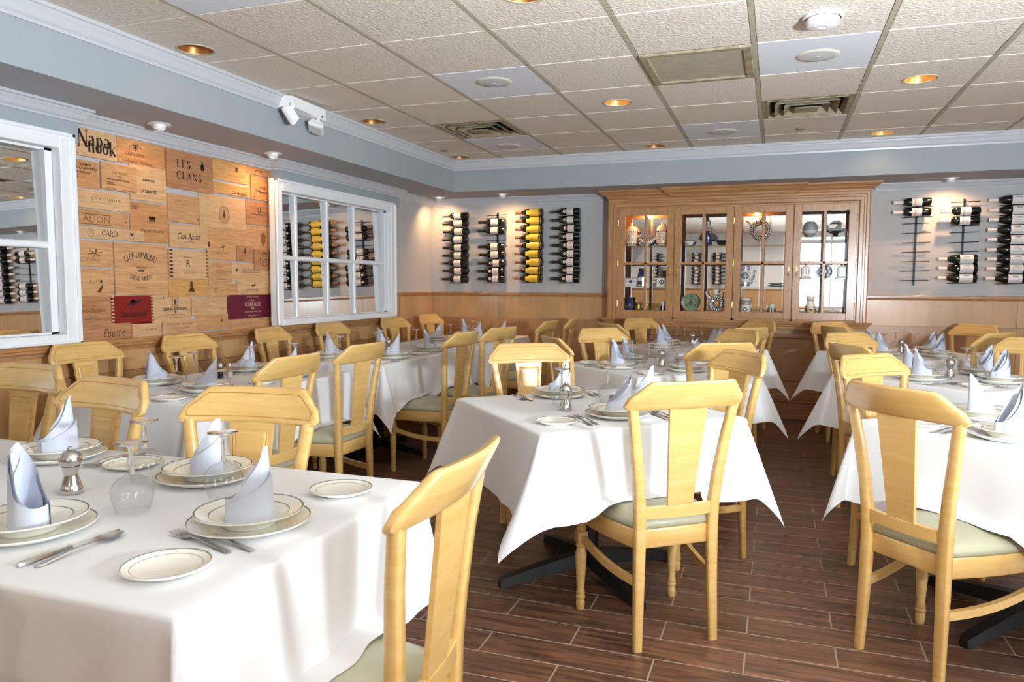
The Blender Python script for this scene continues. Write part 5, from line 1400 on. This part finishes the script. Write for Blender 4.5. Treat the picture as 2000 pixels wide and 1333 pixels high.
    for i in range(9):
        f = i / 8; z = .510 + (.868 - .510) * f; w = .049 + .024 * f; y = splat_y(z) - .004
        secs.append([(-w, y + .006, z), (w, y + .006, z), (w, y - .006, z), (-w, y - .006, z)])
    m = MB(); m.sweep(secs); sp = m.build('splat', W, t, 0.6)
    secs = []
    m = MB()
    def ring(ins, d):
        o = []
        for (fx, fz) in ((-1, 0), (1, 0), (1, 1), (-1, 1)):
            f = .05 + .88 * fz; z = .510 + .358 * f + (ins if fz == 0 else -ins); w = .049 + .024 * ((z - .51) / .358) - .013 - ins
            o.append((fx * w, splat_y(z) - .004 + .006 + d, z))
        return o
    m.sweep([ring(0, -.001), ring(0.0005, .0035), ring(.006, .0015), ring(.010, .0045)]); m.build('raised_panel', W, sp)
    # side stretchers
    for s in (-1, 1):
        secs = []
        for i in range(9):
            f = i / 8; x = s * (.205 + (.150 - .205) * f + .006 * sin(pi * f)); y = .172 + (-.200 - .172) * f; z = .297 - .055 * f - .016 * sin(pi * f)
            secs.append([(x - .009, y, z - .014), (x + .009, y, z - .014), (x + .009, y, z + .014), (x - .009, y, z + .014)])
        m = MB(); m.sweep(secs); m.build('stretcher', W, t, 0.7)
    return t
CHAIR = Maker(build_chair)
GRP = 'maple dining chairs'
FRAMED = [  # x, y, heading, label
 (-0.431, 2.796, .659, 'chair seen whole from behind, pushed to the front middle table'),
 (0.572, 2.865, -.817, 'chair seen from behind at the near right table, feet fully visible'),
 (-0.842, 1.308, 1.60, 'chair seen from behind at the right end of the long foreground table'),
 (-1.466, 1.612, -2.99, 'chair facing us behind the long foreground table, right one of three'),
 (-2.143, 1.623, 3.0, 'chair facing us behind the long foreground table, middle one of three'),
 (-2.776, 1.835, 3.11, 'chair facing us behind the long foreground table, cut by the frame edge'),
 (-3.24, 3.00, -1.56, 'chair against the wall below the left edge of the crate boards'),
 (-3.22, 3.723, -1.57, 'chair against the wall below the middle of the crate boards'),
 (-3.19, 4.542, -1.45, 'chair against the wall under the right end of the crate boards'),
 (-3.20, 5.296, -1.60, 'chair under the left half of the paned mirror window'),
 (-3.196, 6.335, -1.70, 'chair under the right end of the paned mirror window'),
 (-3.17, 7.084, -1.67, 'chair in the room corner under the corner wine rack'),
 (-2.32, 2.84, 1.55, 'chair seen from behind at the nearest wall-side table, left one'),
 (-2.37, 3.55, 1.52, 'chair seen from behind at the nearest wall-side table, right one'),
 (-2.26, 4.68, 1.48, 'chair seen from behind at the middle wall-side table, nearer one'),
 (-2.20, 5.32, 1.30, 'chair seen from behind at the middle wall-side table, farther one'),
 (-2.17, 6.40, 1.49, 'chair seen from behind at the corner table, nearer one'),
 (-2.11, 6.95, 1.63, 'chair seen from behind at the corner table, farther one'),
 (-1.117, 3.616, -2.56, 'chair facing us behind the front middle table, glare on its crest'),
 (-0.37, 3.62, 2.20, 'chair at the right rear of the front middle table'),
 (-1.077, 4.597, -.94, 'chair half hidden behind the glaring chair, at the centre table'),
 (-0.42, 4.56, .60, 'chair seen from behind on the near right side of the centre table'),
 (-1.01, 5.25, -2.26, 'chair facing us at the far left side of the centre table'),
 (-0.44, 5.46, 2.29, 'chair facing left on the far right side of the centre table'),
 (-0.38, 6.15, .80, 'chair seen from behind on the near right of the table before the cabinet'),
 (-1.012, 6.99, -2.22, 'chair under the left end of the cabinet sill'),
 (-1.11, 6.35, -.81, 'chair half hidden at the near left of the table before the cabinet'),
 (-0.328, 7.0, 2.31, 'chair under the middle of the cabinet sill, facing left'),
 (0.62, 3.66, -2.34, 'chair facing us behind the near right table, directly beyond the big chair back'),
 (0.65, 5.37, -2.44, 'chair facing us at the far left side of the right middle table'),
 (0.63, 4.62, -1.05, 'chair seen edge-on at the near left of the right middle table'),
 (0.624, 6.92, -2.46, 'chair under the right end of the cabinet sill'),
 (0.69, 6.56, -1.06, 'chair seen from behind at the near left of the far right table'),
 (1.39, 7.05, 2.25, 'chair against the back panelling at the far right table'),
 (1.29, 6.23, .77, 'chair seen from behind at the near right of the far right table'),
 (1.38, 5.22, 2.55, 'chair facing left at the picture edge on the right middle table'),
]
for x, y, h, lab in FRAMED: CHAIR('yellow maple ' + lab, (x, y, 0), h, GRP)
for x, y, h, q in ((-1.45, .80, 0.05, 'right'), (-2.2, .80, -.05, 'left')): CHAIR('yellow maple chair out of view on the near side of the foreground table, %s one' % q, (x, y, 0), h, GRP)  # unseen chairs added to shade the near side of the foreground cloth

# ------------------------------------------------------------------ tables and cloths
Z0 = 0.75
def table(x, y, rz, hx, hy, lab, cols=((0, 0),), fl=.40):
    t = thing('restaurant_table', lab, 'table', (x, y, 0), rz, 'pedestal tables under the white cloths')
    m = MB(); m.cbox(-hx + .004, hx - .004, -hy + .004, hy - .004, Z0 - .034, Z0 - .003, .004); m.build('tabletop', M['rail'], t)
    for cx, cy in cols:
        m = MB(); m.lathe([(0, .06), (.045, .06), (.04, .09), (.038, .66), (.06, .70), (.06, .716), (0, .716)], 20, (cx, cy, 0)); m.build('column', M['cast'], t, True)
        for k in range(4):
            a = k * pi / 2; d = (cos(a), sin(a))
            L = min(fl, (hx if k % 2 == 0 else hy) - .02)
            m = MB(); secs = []
            for f, w, z0_, z1_ in ((.0, .034, .05, .11), (.4, .030, .03, .085), (.85, .026, .010, .050), (.96, .024, .0, .040), (1.0, .018, .0, .030)):
                px_, py_ = cx + d[0] * L * f, cy + d[1] * L * f
                n_ = (-d[1] * w, d[0] * w)
                secs.append([(px_ + n_[0], py_ + n_[1], z0_), (px_ + n_[0] * .8, py_ + n_[1] * .8, z1_), (px_ - n_[0] * .8, py_ - n_[1] * .8, z1_), (px_ - n_[0], py_ - n_[1], z0_)])
            m.sweep(secs); m.build('base_foot', M['cast'], t, 0.6)
    return t
def cloth(x, y, rz, hx, hy, lab, seats=(), drop=.32, seed=1, corners=None, zt=Z0):
    """one hanging sheet: flat top, vertical skirts with waves, cone folds at the corners, skirt resting on pushed-in seats.
       seats: list of (side 0:+x 1:+y 2:-x 3:-y, tangential coordinate, half width)"""
    R = random.Random(seed); rho = .012
    ph = [R.uniform(0, 6.28) for _ in range(12)]; am = [R.uniform(.5, 1.0) for _ in range(12)]
    co = corners or {}
    DEF = (.40, 0.0, 1.0)
    CK = {0: ((1, -1), (1, 1)), 1: ((-1, 1), (1, 1)), 2: ((-1, -1), (-1, 1)), 3: ((-1, -1), (1, -1))}
    def axis(h):
        s = []
        n = max(6, int(2 * h / .07))
        hang = [rho * pi / 2 * q / 3 for q in range(1, 4)]
        l = rho * pi / 2; k = int((drop - l) / .022)
        hang += [l + (drop - l) * (q + 1) / k for q in range(k)]
        s = [-h - q for q in reversed(hang)]
        nn = max(8, int(2 * h / .03))
        s += [-h + 2 * h * q / nn for q in range(nn + 1)] + [h + q for q in hang]
        return s
    def hang(l):
        if l < rho * pi / 2: return rho * sin(l / rho), rho * (1 - cos(l / rho))
        return rho, rho + l - rho * pi / 2
    def sidept(side, l, tg, hspan):
        out, dn = hang(l)
        wdw = max(0.0, 1 - (abs(tg) / hspan) ** 6)
        f = max(0, dn / drop)
        out += wdw * f * (.010 + .011 * am[side] * sin(tg * 17 + ph[side]) + .006 * am[side + 4] * sin(tg * 39 + ph[side + 4]) * f)
        e_ = max(hspan - abs(tg), 0)
        t0 = co.get(CK[side][0 if tg < 0 else 1], DEF)[0] * .62 * math.exp(-(e_ / .17) ** 1.4)
        out += sin(t0) * dn; dn *= cos(t0)
        for sd, c, hw in seats:
            if sd != side: continue
            d = abs(tg - c); w = 1 if d < hw else max(0.0, 1 - (d - hw) / .05)
            w = w * w * (3 - 2 * w)
            lim = zt - .494
            if dn > lim and w > 0:
                e = dn - lim; dn -= w * e * .96; out += w * e * .95
        return out, dn
    S, T = axis(hx), axis(hy); vs = []; ns, nt_ = len(S), len(T)
    for tt in T:
        for ss in S:
            a, b = max(abs(ss) - hx, 0), max(abs(tt) - hy, 0); sx = 1 if ss > 0 else -1; sy = 1 if tt > 0 else -1
            if a == 0 and b == 0:
                p = (ss, tt, zt + .0012 * sin(ss * 9 + ph[8]) * sin(tt * 8 + ph[9]) * (1 if min(hx - abs(ss), hy - abs(tt)) > .02 else 0))
            elif b == 0:
                o, d = sidept(0 if sx > 0 else 2, a, tt, hy); p = (sx * (hx + o - .0), tt, zt - d)
            elif a == 0:
                o, d = sidept(1 if sy > 0 else 3, b, ss, hx); p = (ss, sy * (hy + o), zt - d)
            else:
                r = hypot(a, b); f = atan2(b, a) / (pi / 2)
                tau, lean, pw = co.get((sx, sy), DEF)
                az = (f ** pw) * pi / 2
                u, d0 = hang(r)
                ti = tau * (.62 + .38 * sin(pi * f ** pw) ** .9)
                wob = .012 * sin(f * 3 * pi + ph[10]) * (r / drop)
                hz = u + d0 * sin(ti) + wob * sin(pi * f)
                dn = d0 * cos(ti)
                aw = az + lean * sin(pi * f) * (r / drop) * .5
                p = (sx * (hx + hz * cos(aw)), sy * (hy + hz * sin(aw)), zt - dn)
            vs.append(p)
    m = MB(); m.add(vs, [(j * ns + i, j * ns + i + 1, (j + 1) * ns + i + 1, (j + 1) * ns + i) for j in range(nt_ - 1) for i in range(ns - 1)])
    o = m.build('tablecloth', M['cloth'], None, 1.4, (x, y, 0), fixn=False)
    o.rotation_euler = (0, 0, rz)
    return tag(o, lab, 'tablecloth', 'white tablecloths')
Q = pi / 4
TAB = {   # name: x, y, rot, hx, hy, phrase
 'T0': (-1.965, 1.365, 0, 1.055, .435, 'long foreground table'),
 'T1': (-0.756, 3.19, .745, .455, .455, 'front middle table'),
 'T2': (0.975, 3.27, Q, .455, .455, 'near right table'),
 'T3': (-2.85, 3.27, 0, .40, .65, 'nearest wall-side table'),
 'T4': (-2.85, 4.99, 0, .40, .64, 'middle wall-side table'),
 'T5': (-2.84, 6.72, 0, .40, .66, 'corner table'),
 'T6': (-0.74, 4.97, Q, .455, .455, 'centre table'),
 'T7': (-0.71, 6.60, Q, .455, .455, 'table before the cabinet'),
 'T8': (1.0, 4.97, Q, .455, .455, 'right middle table'),
 'T9': (0.99, 6.62, Q, .455, .455, 'far right table'),
}
def seats_for(x, y, rz, hx, hy):
    out = []
    for cx, cy, h, _ in FRAMED:
        dx, dy = cx - x, cy - y
        lx, ly = dx * cos(-rz) - dy * sin(-rz), dx * sin(-rz) + dy * cos(-rz)
        for sd, (nx_, ny_) in enumerate(((1, 0), (0, 1), (-1, 0), (0, -1))):
            nd = lx * nx_ + ly * ny_ - (hx if sd % 2 == 0 else hy); tg = ly if sd % 2 == 0 else lx
            if -.2 < nd < .26 and abs(tg) < (hy if sd % 2 == 0 else hx): out.append((sd, tg, .215))
    return out
CP = {
 'T0': {(1, -1): (.12, 0, 1), (1, 1): (.22, 0, 1)},
 'T2': {(-1, 1): (.22, 0, 1)},
 'T1': {(-1, -1): (.46, -.5, 1.0), (1, -1): (.32, 0, 1), (-1, 1): (.36, 0, 1)},
}
for i, (k, (x, y, rz, hx, hy, ph_)) in enumerate(TAB.items()):
    cols = ((-.55, 0), (.55, 0)) if k == 'T0' else (((0, -.28), (0, .28)) if k in ('T3', 'T4', 'T5') else ((0, 0),))
    cols = ((0, 0),) if k != 'T0' else cols
    table(x, y, rz, hx, hy, 'pedestal %s hidden under its white cloth, black cross base' % ph_, cols, .44)
    cloth(x, y, rz, hx, hy, 'white cloth draped over the ' + ph_, seats_for(x, y, rz, hx, hy), .335 if k != 'T0' else .33, 11 + i, CP.get(k))

# ------------------------------------------------------------------ place settings
ZT = Z0 + .0012
def plate_prof(R, h, well):
    return [(0, .003), (well * .9, .003), (well, .0), (well * 1.0, .0), (well * 1.05, .001), (R * .985, h - .003), (R, h - .001), (R * .997, h + .001), (R * .985, h + .001), (R * .965, h - .0005), (R * .80, h * .72), (R * .785, h * .69), (well * 1.02, .008), (well * .92, .006), (0, .006)]
def plate_maker(name, cat, prof, lines, n=40):
    def f():
        m = MB(); m.lathe(prof, n, mats=[1 if j in lines else 0 for j in range(len(prof) - 1)])
        o = m.build(name, [M['china'], M['china_line']], None, 0.9); o['label'] = 'x'; o['category'] = cat; return o
    return Maker(f)
CHARGER = plate_maker('dinner_plate', 'plate', plate_prof(.133, .020, .085), (8,))
BREAD = plate_maker('bread_plate', 'plate', plate_prof(.080, .015, .050), (8, 10))
sp_prof = [(0, .002), (.050, .002), (.052, 0), (.056, 0), (.060, .004), (.080, .022), (.110, .030), (.116, .032), (.117, .034), (.116, .0355), (.112, .035), (.108, .0342), (.086, .0275), (.0835, .0268), (.074, .020), (.056, .008), (0, .007)]
SOUP = plate_maker('soup_plate', 'soup plate', sp_prof, (9, 12))
def build_napkin(var):
    R = random.Random(50 + var)
    hgt = .168 + R.uniform(-.012, .014); lean = R.uniform(-.012, .012); sl = R.uniform(.085, .105)
    def shell(r0x, r0y, top, low, tw, inset, n=40, rows=8, a0=0.0, a1=2 * pi, point=1.6):
        m = MB()
        def fn(u, v):
            a = a0 + (a1 - a0) * u
            q = max(0, (1 + cos(a - tw)) / 2)
            h = low + (top - low) * q ** point
            s = v
            tap = 1 - .34 * s * (h / top) ** 1.5
            fl = 1 - .30 * s * (h / top)
            x = (r0x - inset) * cos(a) * tap + lean * s * h / top + .010 * s * (h / top)
            y = (r0y - inset) * sin(a) * fl
            w = .0018 * sin(5 * a + var) * s
            return (x + w, y + w, h * s)
        m.grid(n, rows, fn)
        return m
    m = shell(.054, .036, hgt, .050, 0.0, 0, a0=.0, a1=2 * pi)
    o = m.build('folded_napkin', M['napkin'], None, 1.5, fixn=False); o['label'] = 'x'; o['category'] = 'napkin'
    k = shell(.054, .036, hgt * .93, .040, .35, .006, a0=-.6, a1=pi + .4); k.build('inner_fold', M['napkin'], o, 1.5, fixn=False)
    k = shell(.054, .036, hgt * .84, .040, -.5, .011, a0=-pi * .8, a1=1.0); k.build('inner_fold', M['napkin'], o, 1.5, fixn=False)
    m = MB()   # overlapping front wrap, diagonal edge
    def fw(u, v):
        a = -2.35 + 2.5 * u; h = .045 + .075 * u ** 1.3
        return ((.0562) * cos(a) * (1 - .20 * v * u) + .006 * v * u, .0385 * sin(a) * (1 - .16 * v * u), h * v)
    m.grid(18, 6, fw); m.build('wrap_fold', M['napkin'], o, 1.5, fixn=False)
    return o
NAPS = [Maker(lambda v=v: build_napkin(v)) for v in range(6)]
def cut_thing(name, cat): return thing(name, 'x', cat)
def flat_bar(m, pts, z=.0, th=.0018):
    """pts: (x centre offset, y, half width, z)"""
    secs = []
    for x, y, w, zz in pts:
        secs.append([(x - w, y, zz), (x + w, y, zz), (x + w * .8, y, zz + th), (x - w * .8, y, zz + th)])
    m.sweep(secs)
def build_fork():
    t = thing('fork', 'x', 'fork')
    m = MB(); flat_bar(m, [(0, -.098, .006, .001), (0, -.09, .0085, .001), (0, -.05, .006, .004), (0, 0, .0032, .009), (0, .03, .003, .008)]); m.build('handle', M['steel'], t, 0.6)
    m = MB(); flat_bar(m, [(0, .03, .003, .008), (0, .042, .010, .004), (0, .055, .0115, .003)])
    for q in (-1.5, -.5, .5, 1.5): flat_bar(m, [(q * .0062, .054, .0021, .003), (q * .0062, .08, .0018, .004), (q * .0062, .098, .0010, .008)])
    m.build('tines', M['steel'], t, 0.6); return t
def build_knife():
    t = thing('knife', 'x', 'knife')
    m = MB(); flat_bar(m, [(0, -.115, .006, .001), (0, -.105, .0095, .001), (0, -.04, .0075, .002), (0, -.005, .0055, .002)], th=.005); m.build('handle', M['steel'], t, 0.6)
    m = MB(); flat_bar(m, [(0, -.005, .0055, .002), (.001, .02, .0085, .002), (.001, .08, .0095, .0015), (.0, .102, .006, .0015), (-.004, .112, .0015, .0015)], th=.0015); m.build('blade', M['steel'], t, 0.6); return t
def build_spoon():
    t = thing('spoon', 'x', 'spoon')
    m = MB(); flat_bar(m, [(0, -.095, .006, .001), (0, -.085, .0085, .001), (0, -.045, .006, .004), (0, 0, .0032, .009), (0, .045, .0032, .008)]); m.build('handle', M['steel'], t, 0.6)
    m = MB()
    def fn(u, v):
        a = 2 * pi * u; r = v
        w = .019 * (1 - .18 * sin(a)); 
        return (w * r * cos(a), .073 + .030 * r * sin(a), .0012 + .0075 * r * r)
    m.grid(21, 5, fn); m.build('bowl', M['steel'], t, True); return t
FORK, KNIFE, SPOON = Maker(build_fork), Maker(build_knife), Maker(build_spoon)
def build_glass():
    t = thing('wine_glass', 'x', 'wine glass')
    out = [(.036, 0), (.0405, .012), (.046, .032), (.0475, .048), (.044, .064), (.033, .078), (.018, .086), (.007, .090)]
    m = MB(); m.lathe(out, 32); m.lathe([(r - .0012, z) if z < .08 else (r * .8, z - .0012) for r, z in out[:-1]] + [(0, .0865)], 32)
    m.lathe([(.0348, 0), (.0355, -.0004), (.036, 0)], 32)
    m.build('bowl', M['glass'], t, True)
    m = MB(); m.lathe([(0, .0875), (.0072, .089), (.0048, .100), (.0042, .125), (.0052, .148), (.010, .156), (0.0101, .1561)], 14); m.build('stem', M['glass_solid'], t, True)
    m = MB(); m.lathe([(.0095, .1555), (.024, .1595), (.0365, .163), (.037, .1645), (.0355, .165), (.012, .1635), (0, .163)], 32); m.build('foot', M['glass_solid'], t, True)
    return t
GLASS = Maker(build_glass)
def build_grinder():
    t = thing('pepper_grinder', 'x', 'pepper grinder')
    m = MB(); m.lathe([(0, 0), (.026, 0), (.027, .004), (.027, .014), (.024, .018), (.023, .024), (.0165, .045), (.0165, .052), (.022, .066), (.0225, .070), (0, .071)], 24); m.build('body', M['steel'], t, True)
    m = MB(); m.lathe([(0, .070), (.021, .071), (.0275, .078), (.028, .088), (.024, .100), (.014, .108), (.005, .110)], 24); m.build('head', M['steel'], t, True)
    m = MB(); m.lathe([(.004, .109), (.007, .113), (.0055, .119), (0, .121)], 12); m.build('knob', M['steel'], t, True)
    return t
GRIND = Maker(build_grinder)
def build_salt():
    t = thing('salt_shaker', 'x', 'salt shaker')
    m = MB(); m.lathe([(.018, 0), (.019, .003), (.016, .04), (.0145, .062)], 16); m.build('jar', M['glass'], t, True)
    m = MB(); m.lathe([(0, .002), (.0165, .002), (.0145, .035), (0, .036)], 16); m.build('salt', M['salt'], t, True)
    m = MB(); m.lathe([(.0155, .060), (.016, .074), (.012, .084), (0, .086)], 16); m.build('cap', M['steel'], t, True)
    return t
SALT = Maker(build_salt)

SET = [  # table, x, y, diner heading, napkin heading, seat phrase, cutlery?
 ('T0', -1.085, 1.33, 1.60, .3, 'right-end setting of the long foreground table', 'b'),
 ('T0', -1.452, 1.615, -3.10, -.2, 'setting before the right chair behind the long foreground table', 'b'),
 ('T0', -2.055, 1.655, 3.10, .8, 'setting in front of the middle chair behind the long foreground table', 'fb'),
 ('T0', -2.62, 1.66, 3.1, 2.6, 'setting at the frame edge of the long foreground table', ''),
 ('T0', -1.50, 1.13, 0.0, 2.9, 'near-side setting of the long foreground table, cut by the frame', 'k'),
 ('T1', -0.597, 2.985, .70, .5, 'setting before the whole chair at the front middle table', 'fbk'),
 ('T1', -0.966, 3.42, -2.45, .1, 'rear setting of the front middle table', 'fk'),
 ('T1', -0.555, 3.375, 2.35, -.4, 'right rear setting of the front middle table, behind the chair crest', 'k'),
 ('T2', 0.79, 3.03, -.82, .4, 'near setting of the near right table, at the frame edge', 'fb'),
 ('T2', 0.80, 3.47, -2.34, -2.6, 'left rear setting of the near right table', 'fk'),
 ('T3', -3.09, 3.08, -1.57, -2.4, 'wall-side setting of the nearest wall-side table, under the boards', 'k'),
 ('T3', -2.67, 2.97, 1.57, .5, 'aisle-side setting of the nearest wall-side table, left of two', 'fb'),
 ('T3', -3.05, 3.74, -1.57, .3, 'wall-side setting beside the salt and pepper pair', 'kb'),
 ('T3', -2.64, 3.60, 1.57, .4, 'aisle-side setting hidden by a chair crest, nearest wall-side table', 'fb'),
 ('T4', -3.04, 4.66, -1.57, -2.4, 'nearer wall-side setting of the middle wall-side table', 'k'),
 ('T4', -2.60, 4.76, 1.57, .3, 'nearer aisle-side setting of the middle wall-side table', 'fb'),
 ('T4', -3.04, 5.40, -1.57, -2.4, 'farther wall-side setting of the middle wall-side table', 'k'),
 ('T4', -2.60, 5.38, 1.57, 2.8, 'farther aisle-side setting of the middle wall-side table', 'fb'),
 ('T5', -3.03, 6.42, -1.57, .4, 'nearer wall-side setting of the corner table', ''),
 ('T5', -3.03, 7.12, -1.57, 2.7, 'farther wall-side setting of the corner table', ''),
 ('T5', -2.62, 6.42, 1.57, .4, 'nearer aisle-side setting of the corner table', ''),
 ('T5', -2.62, 7.06, 1.57, .3, 'farther aisle-side setting of the corner table', ''),
 ('T6', -0.95, 4.72, -.94, 2.7, 'near left setting of the centre table', 'fb'),
 ('T6', -0.96, 5.18, -2.26, 2.6, 'far left setting of the centre table', 'k'),
 ('T6', -0.51, 4.73, .70, .2, 'near right setting of the centre table', 'bk'),
 ('T6', -0.53, 5.20, 2.29, .7, 'far right setting of the centre table', ''),
 ('T7', -0.91, 6.41, -.81, 2.8, 'near left setting of the table before the cabinet', ''),
 ('T7', -0.92, 6.82, -2.22, 2.6, 'far left setting of the table before the cabinet', ''),
 ('T7', -0.50, 6.40, .80, .4, 'near right setting of the table before the cabinet', ''),
 ('T7', -0.50, 6.82, 2.31, .2, 'far right setting of the table before the cabinet', ''),
 ('T8', 0.80, 4.78, -1.0, 2.6, 'near left setting of the right middle table', 'k'),
 ('T8', 0.81, 5.18, -2.4, 2.5, 'far left setting of the right middle table', ''),
 ('T8', 1.19, 4.80, .80, .4, 'near right setting of the right middle table', 'fb'),
 ('T8', 1.20, 5.18, 2.4, .6, 'far right setting of the right middle table', ''),
 ('T9', 0.79, 6.42, -1.0, 2.6, 'near left setting of the far right table', ''),
 ('T9', 0.79, 6.82, -2.4, 2.5, 'far left setting of the far right table', ''),
 ('T9', 1.18, 6.42, .77, .6, 'near right setting of the far right table', 'f'),
 ('T9', 1.19, 6.82, 2.3, .5, 'far right setting of the far right table', ''),
]
for i, (tb, x, y, h, nh, ph_, cut) in enumerate(SET):
    f = (-sin(h), cos(h)); r = (cos(h), sin(h))
    P = lambda a, b: (x + r[0] * a + f[0] * b, y + r[1] * a + f[1] * b)
    CHARGER('cream dinner plate, ' + ph_, (x, y, ZT), h, 'dinner plates')
    SOUP('soup plate, ' + ph_, (x, y, ZT + .0062), h, 'soup plates')
    NAPS[i % 6]('standing napkin, ' + ph_, (x, y, ZT + .0132), nh, 'standing napkins')
    if 'f' in cut:
        for k, (ox, oy) in enumerate(((-.160, -.04), (-.192, -.05))):
            q = P(ox, oy); FORK('%s steel fork, %s' % (('inner', 'outer')[k], ph_), (q[0], q[1], ZT), h + .04, 'forks')
    if 'k' in cut:
        q = P(.165, -.03); KNIFE('steel table knife, ' + ph_, (q[0], q[1], ZT), h - .05, 'knives')
        q = P(.195, -.04); SPOON('steel spoon, ' + ph_, (q[0], q[1], ZT), h - .02, 'spoons')
    if 'b' in cut and tb != 'T0':
        q = P(-.30, -.06)
        BREAD('bread plate, ' + ph_, (q[0], q[1], ZT), h, 'bread plates')
for x, y, lab in ((-1.060, 1.065, 'small green-lined bread plate nearest the camera on the foreground cloth'), (-1.765, 1.655, 'small bread plate behind the two foreground glasses'), (-1.04, 1.628, 'small bread plate at the far right corner of the foreground cloth')):
    BREAD(lab, (x, y, ZT), 0, 'bread plates')
GL_ = [(-1.415, 1.325, 'upturned wine glass nearest the camera, beside the grinder'), (-1.605, 1.55, 'upturned wine glass behind the nearest glass on the foreground cloth'), (-1.300, 1.50, 'upturned wine glass before the napkin of the right rear foreground setting'),
 (-0.885, 3.17, 'upturned wine glass around the grinder on the front middle table'), (-0.71, 3.33, 'upturned wine glass behind the napkin on the front middle table'),
 (0.91, 3.27, 'upturned wine glass at the near right table beside the edge napkin'),
 (-2.86, 2.98, 'upturned wine glass before the first wall-side napkin'), (-2.95, 3.20, 'upturned wine glass left of the salt and pepper pair'), (-2.92, 3.62, 'upturned wine glass right of the salt and pepper pair'), (-2.80, 3.88, 'upturned wine glass at the right end of the nearest wall-side table'),
 (-2.90, 4.55, 'upturned wine glass at the left end of the middle wall-side table'), (-2.84, 4.95, 'upturned wine glass beside the grinder of the middle wall-side table'), (-2.93, 5.17, 'upturned wine glass behind the middle wall-side grinder'), (-2.78, 5.50, 'upturned wine glass at the right end of the middle wall-side table'),
 (-2.85, 6.35, 'upturned wine glass at the left end of the corner table'), (-2.78, 6.85, 'upturned wine glass beside the corner table grinder'), (-2.90, 7.0, 'upturned wine glass behind the corner table grinder'),
 (-0.90, 4.98, 'upturned wine glass left of the grinder on the centre table'), (-0.76, 4.82, 'upturned wine glass in front of the centre table grinder'), (-0.66, 5.16, 'upturned wine glass behind the centre table grinder'), (-0.57, 4.98, 'upturned wine glass right of the centre table grinder'),
 (-0.83, 6.80, 'upturned wine glass left on the table before the cabinet'), (-0.74, 6.62, 'upturned wine glass nearest on the table before the cabinet'), (-0.62, 6.90, 'upturned wine glass right on the table before the cabinet'),
 (1.10, 5.15, 'upturned wine glass tallest-looking at the right middle table'), (0.93, 4.86, 'upturned wine glass left of the right middle grinder'), (1.08, 4.80, 'upturned wine glass before the near right napkin of the right middle table'),
 (0.93, 6.76, 'upturned wine glass left on the far right table'), (1.04, 6.60, 'upturned wine glass right on the far right table')]
for x, y, lab in GL_: GLASS(lab, (x, y, ZT + .0005), 0, 'upturned wine glasses')
for x, y, lab in ((-1.689, 1.393, 'polished steel pepper grinder on the foreground cloth'), (-0.838, 3.065, 'polished steel pepper grinder on the front middle table'), (-2.83, 5.12, 'steel pepper grinder on the middle wall-side table'), (-2.85, 6.95, 'steel pepper grinder on the corner table'), (-0.70, 4.95, 'steel pepper grinder among the centre table glasses'), (-0.69, 6.78, 'dark steel pepper grinder on the table before the cabinet'), (0.985, 5.0, 'steel pepper grinder on the right middle table'), (0.96, 6.66, 'steel pepper grinder on the far right table')):
    GRIND(lab, (x, y, ZT), 0, 'steel pepper grinders')
FORK('outer steel fork nearest the camera on the foreground cloth', (-1.11, 1.207, ZT), 1.31, 'forks')
FORK('inner steel fork beside the front plate on the foreground cloth', (-1.073, 1.232, ZT), 1.30, 'forks')
SALT('glass salt shaker with steel cap on the nearest wall-side table', (-2.915, 3.435, ZT), 0)
SALT.p = None
_ps = build_salt(); _ps.name = 'pepper_shaker'; _ps.location = (-2.955, 3.405, ZT); tag(_ps, 'dark pepper shaker with steel cap beside the salt shaker', 'pepper shaker')
for ch in _ps.children:
    if ch.name.startswith('salt'): ch.name = 'pepper'; ch.data.materials[0] = M['black_glaze']

# ------------------------------------------------------------------ fit the lettering widths
bpy.context.view_layer.update()
_dg = bpy.context.evaluated_depsgraph_get()
for o, w in TEXTS:
    me = bpy.data.meshes.new_from_object(o.evaluated_get(_dg))
    xs_ = [v.co.x for v in me.vertices]
    k_ = w / max(max(xs_) - min(xs_), 1e-4)
    for v in me.vertices: v.co.x *= k_
    n_ = obj_of('lettering', me, o.parent, o.location[:]); n_.rotation_euler = o.rotation_euler
    c_ = o.data; bpy.data.objects.remove(o); bpy.data.curves.remove(c_)
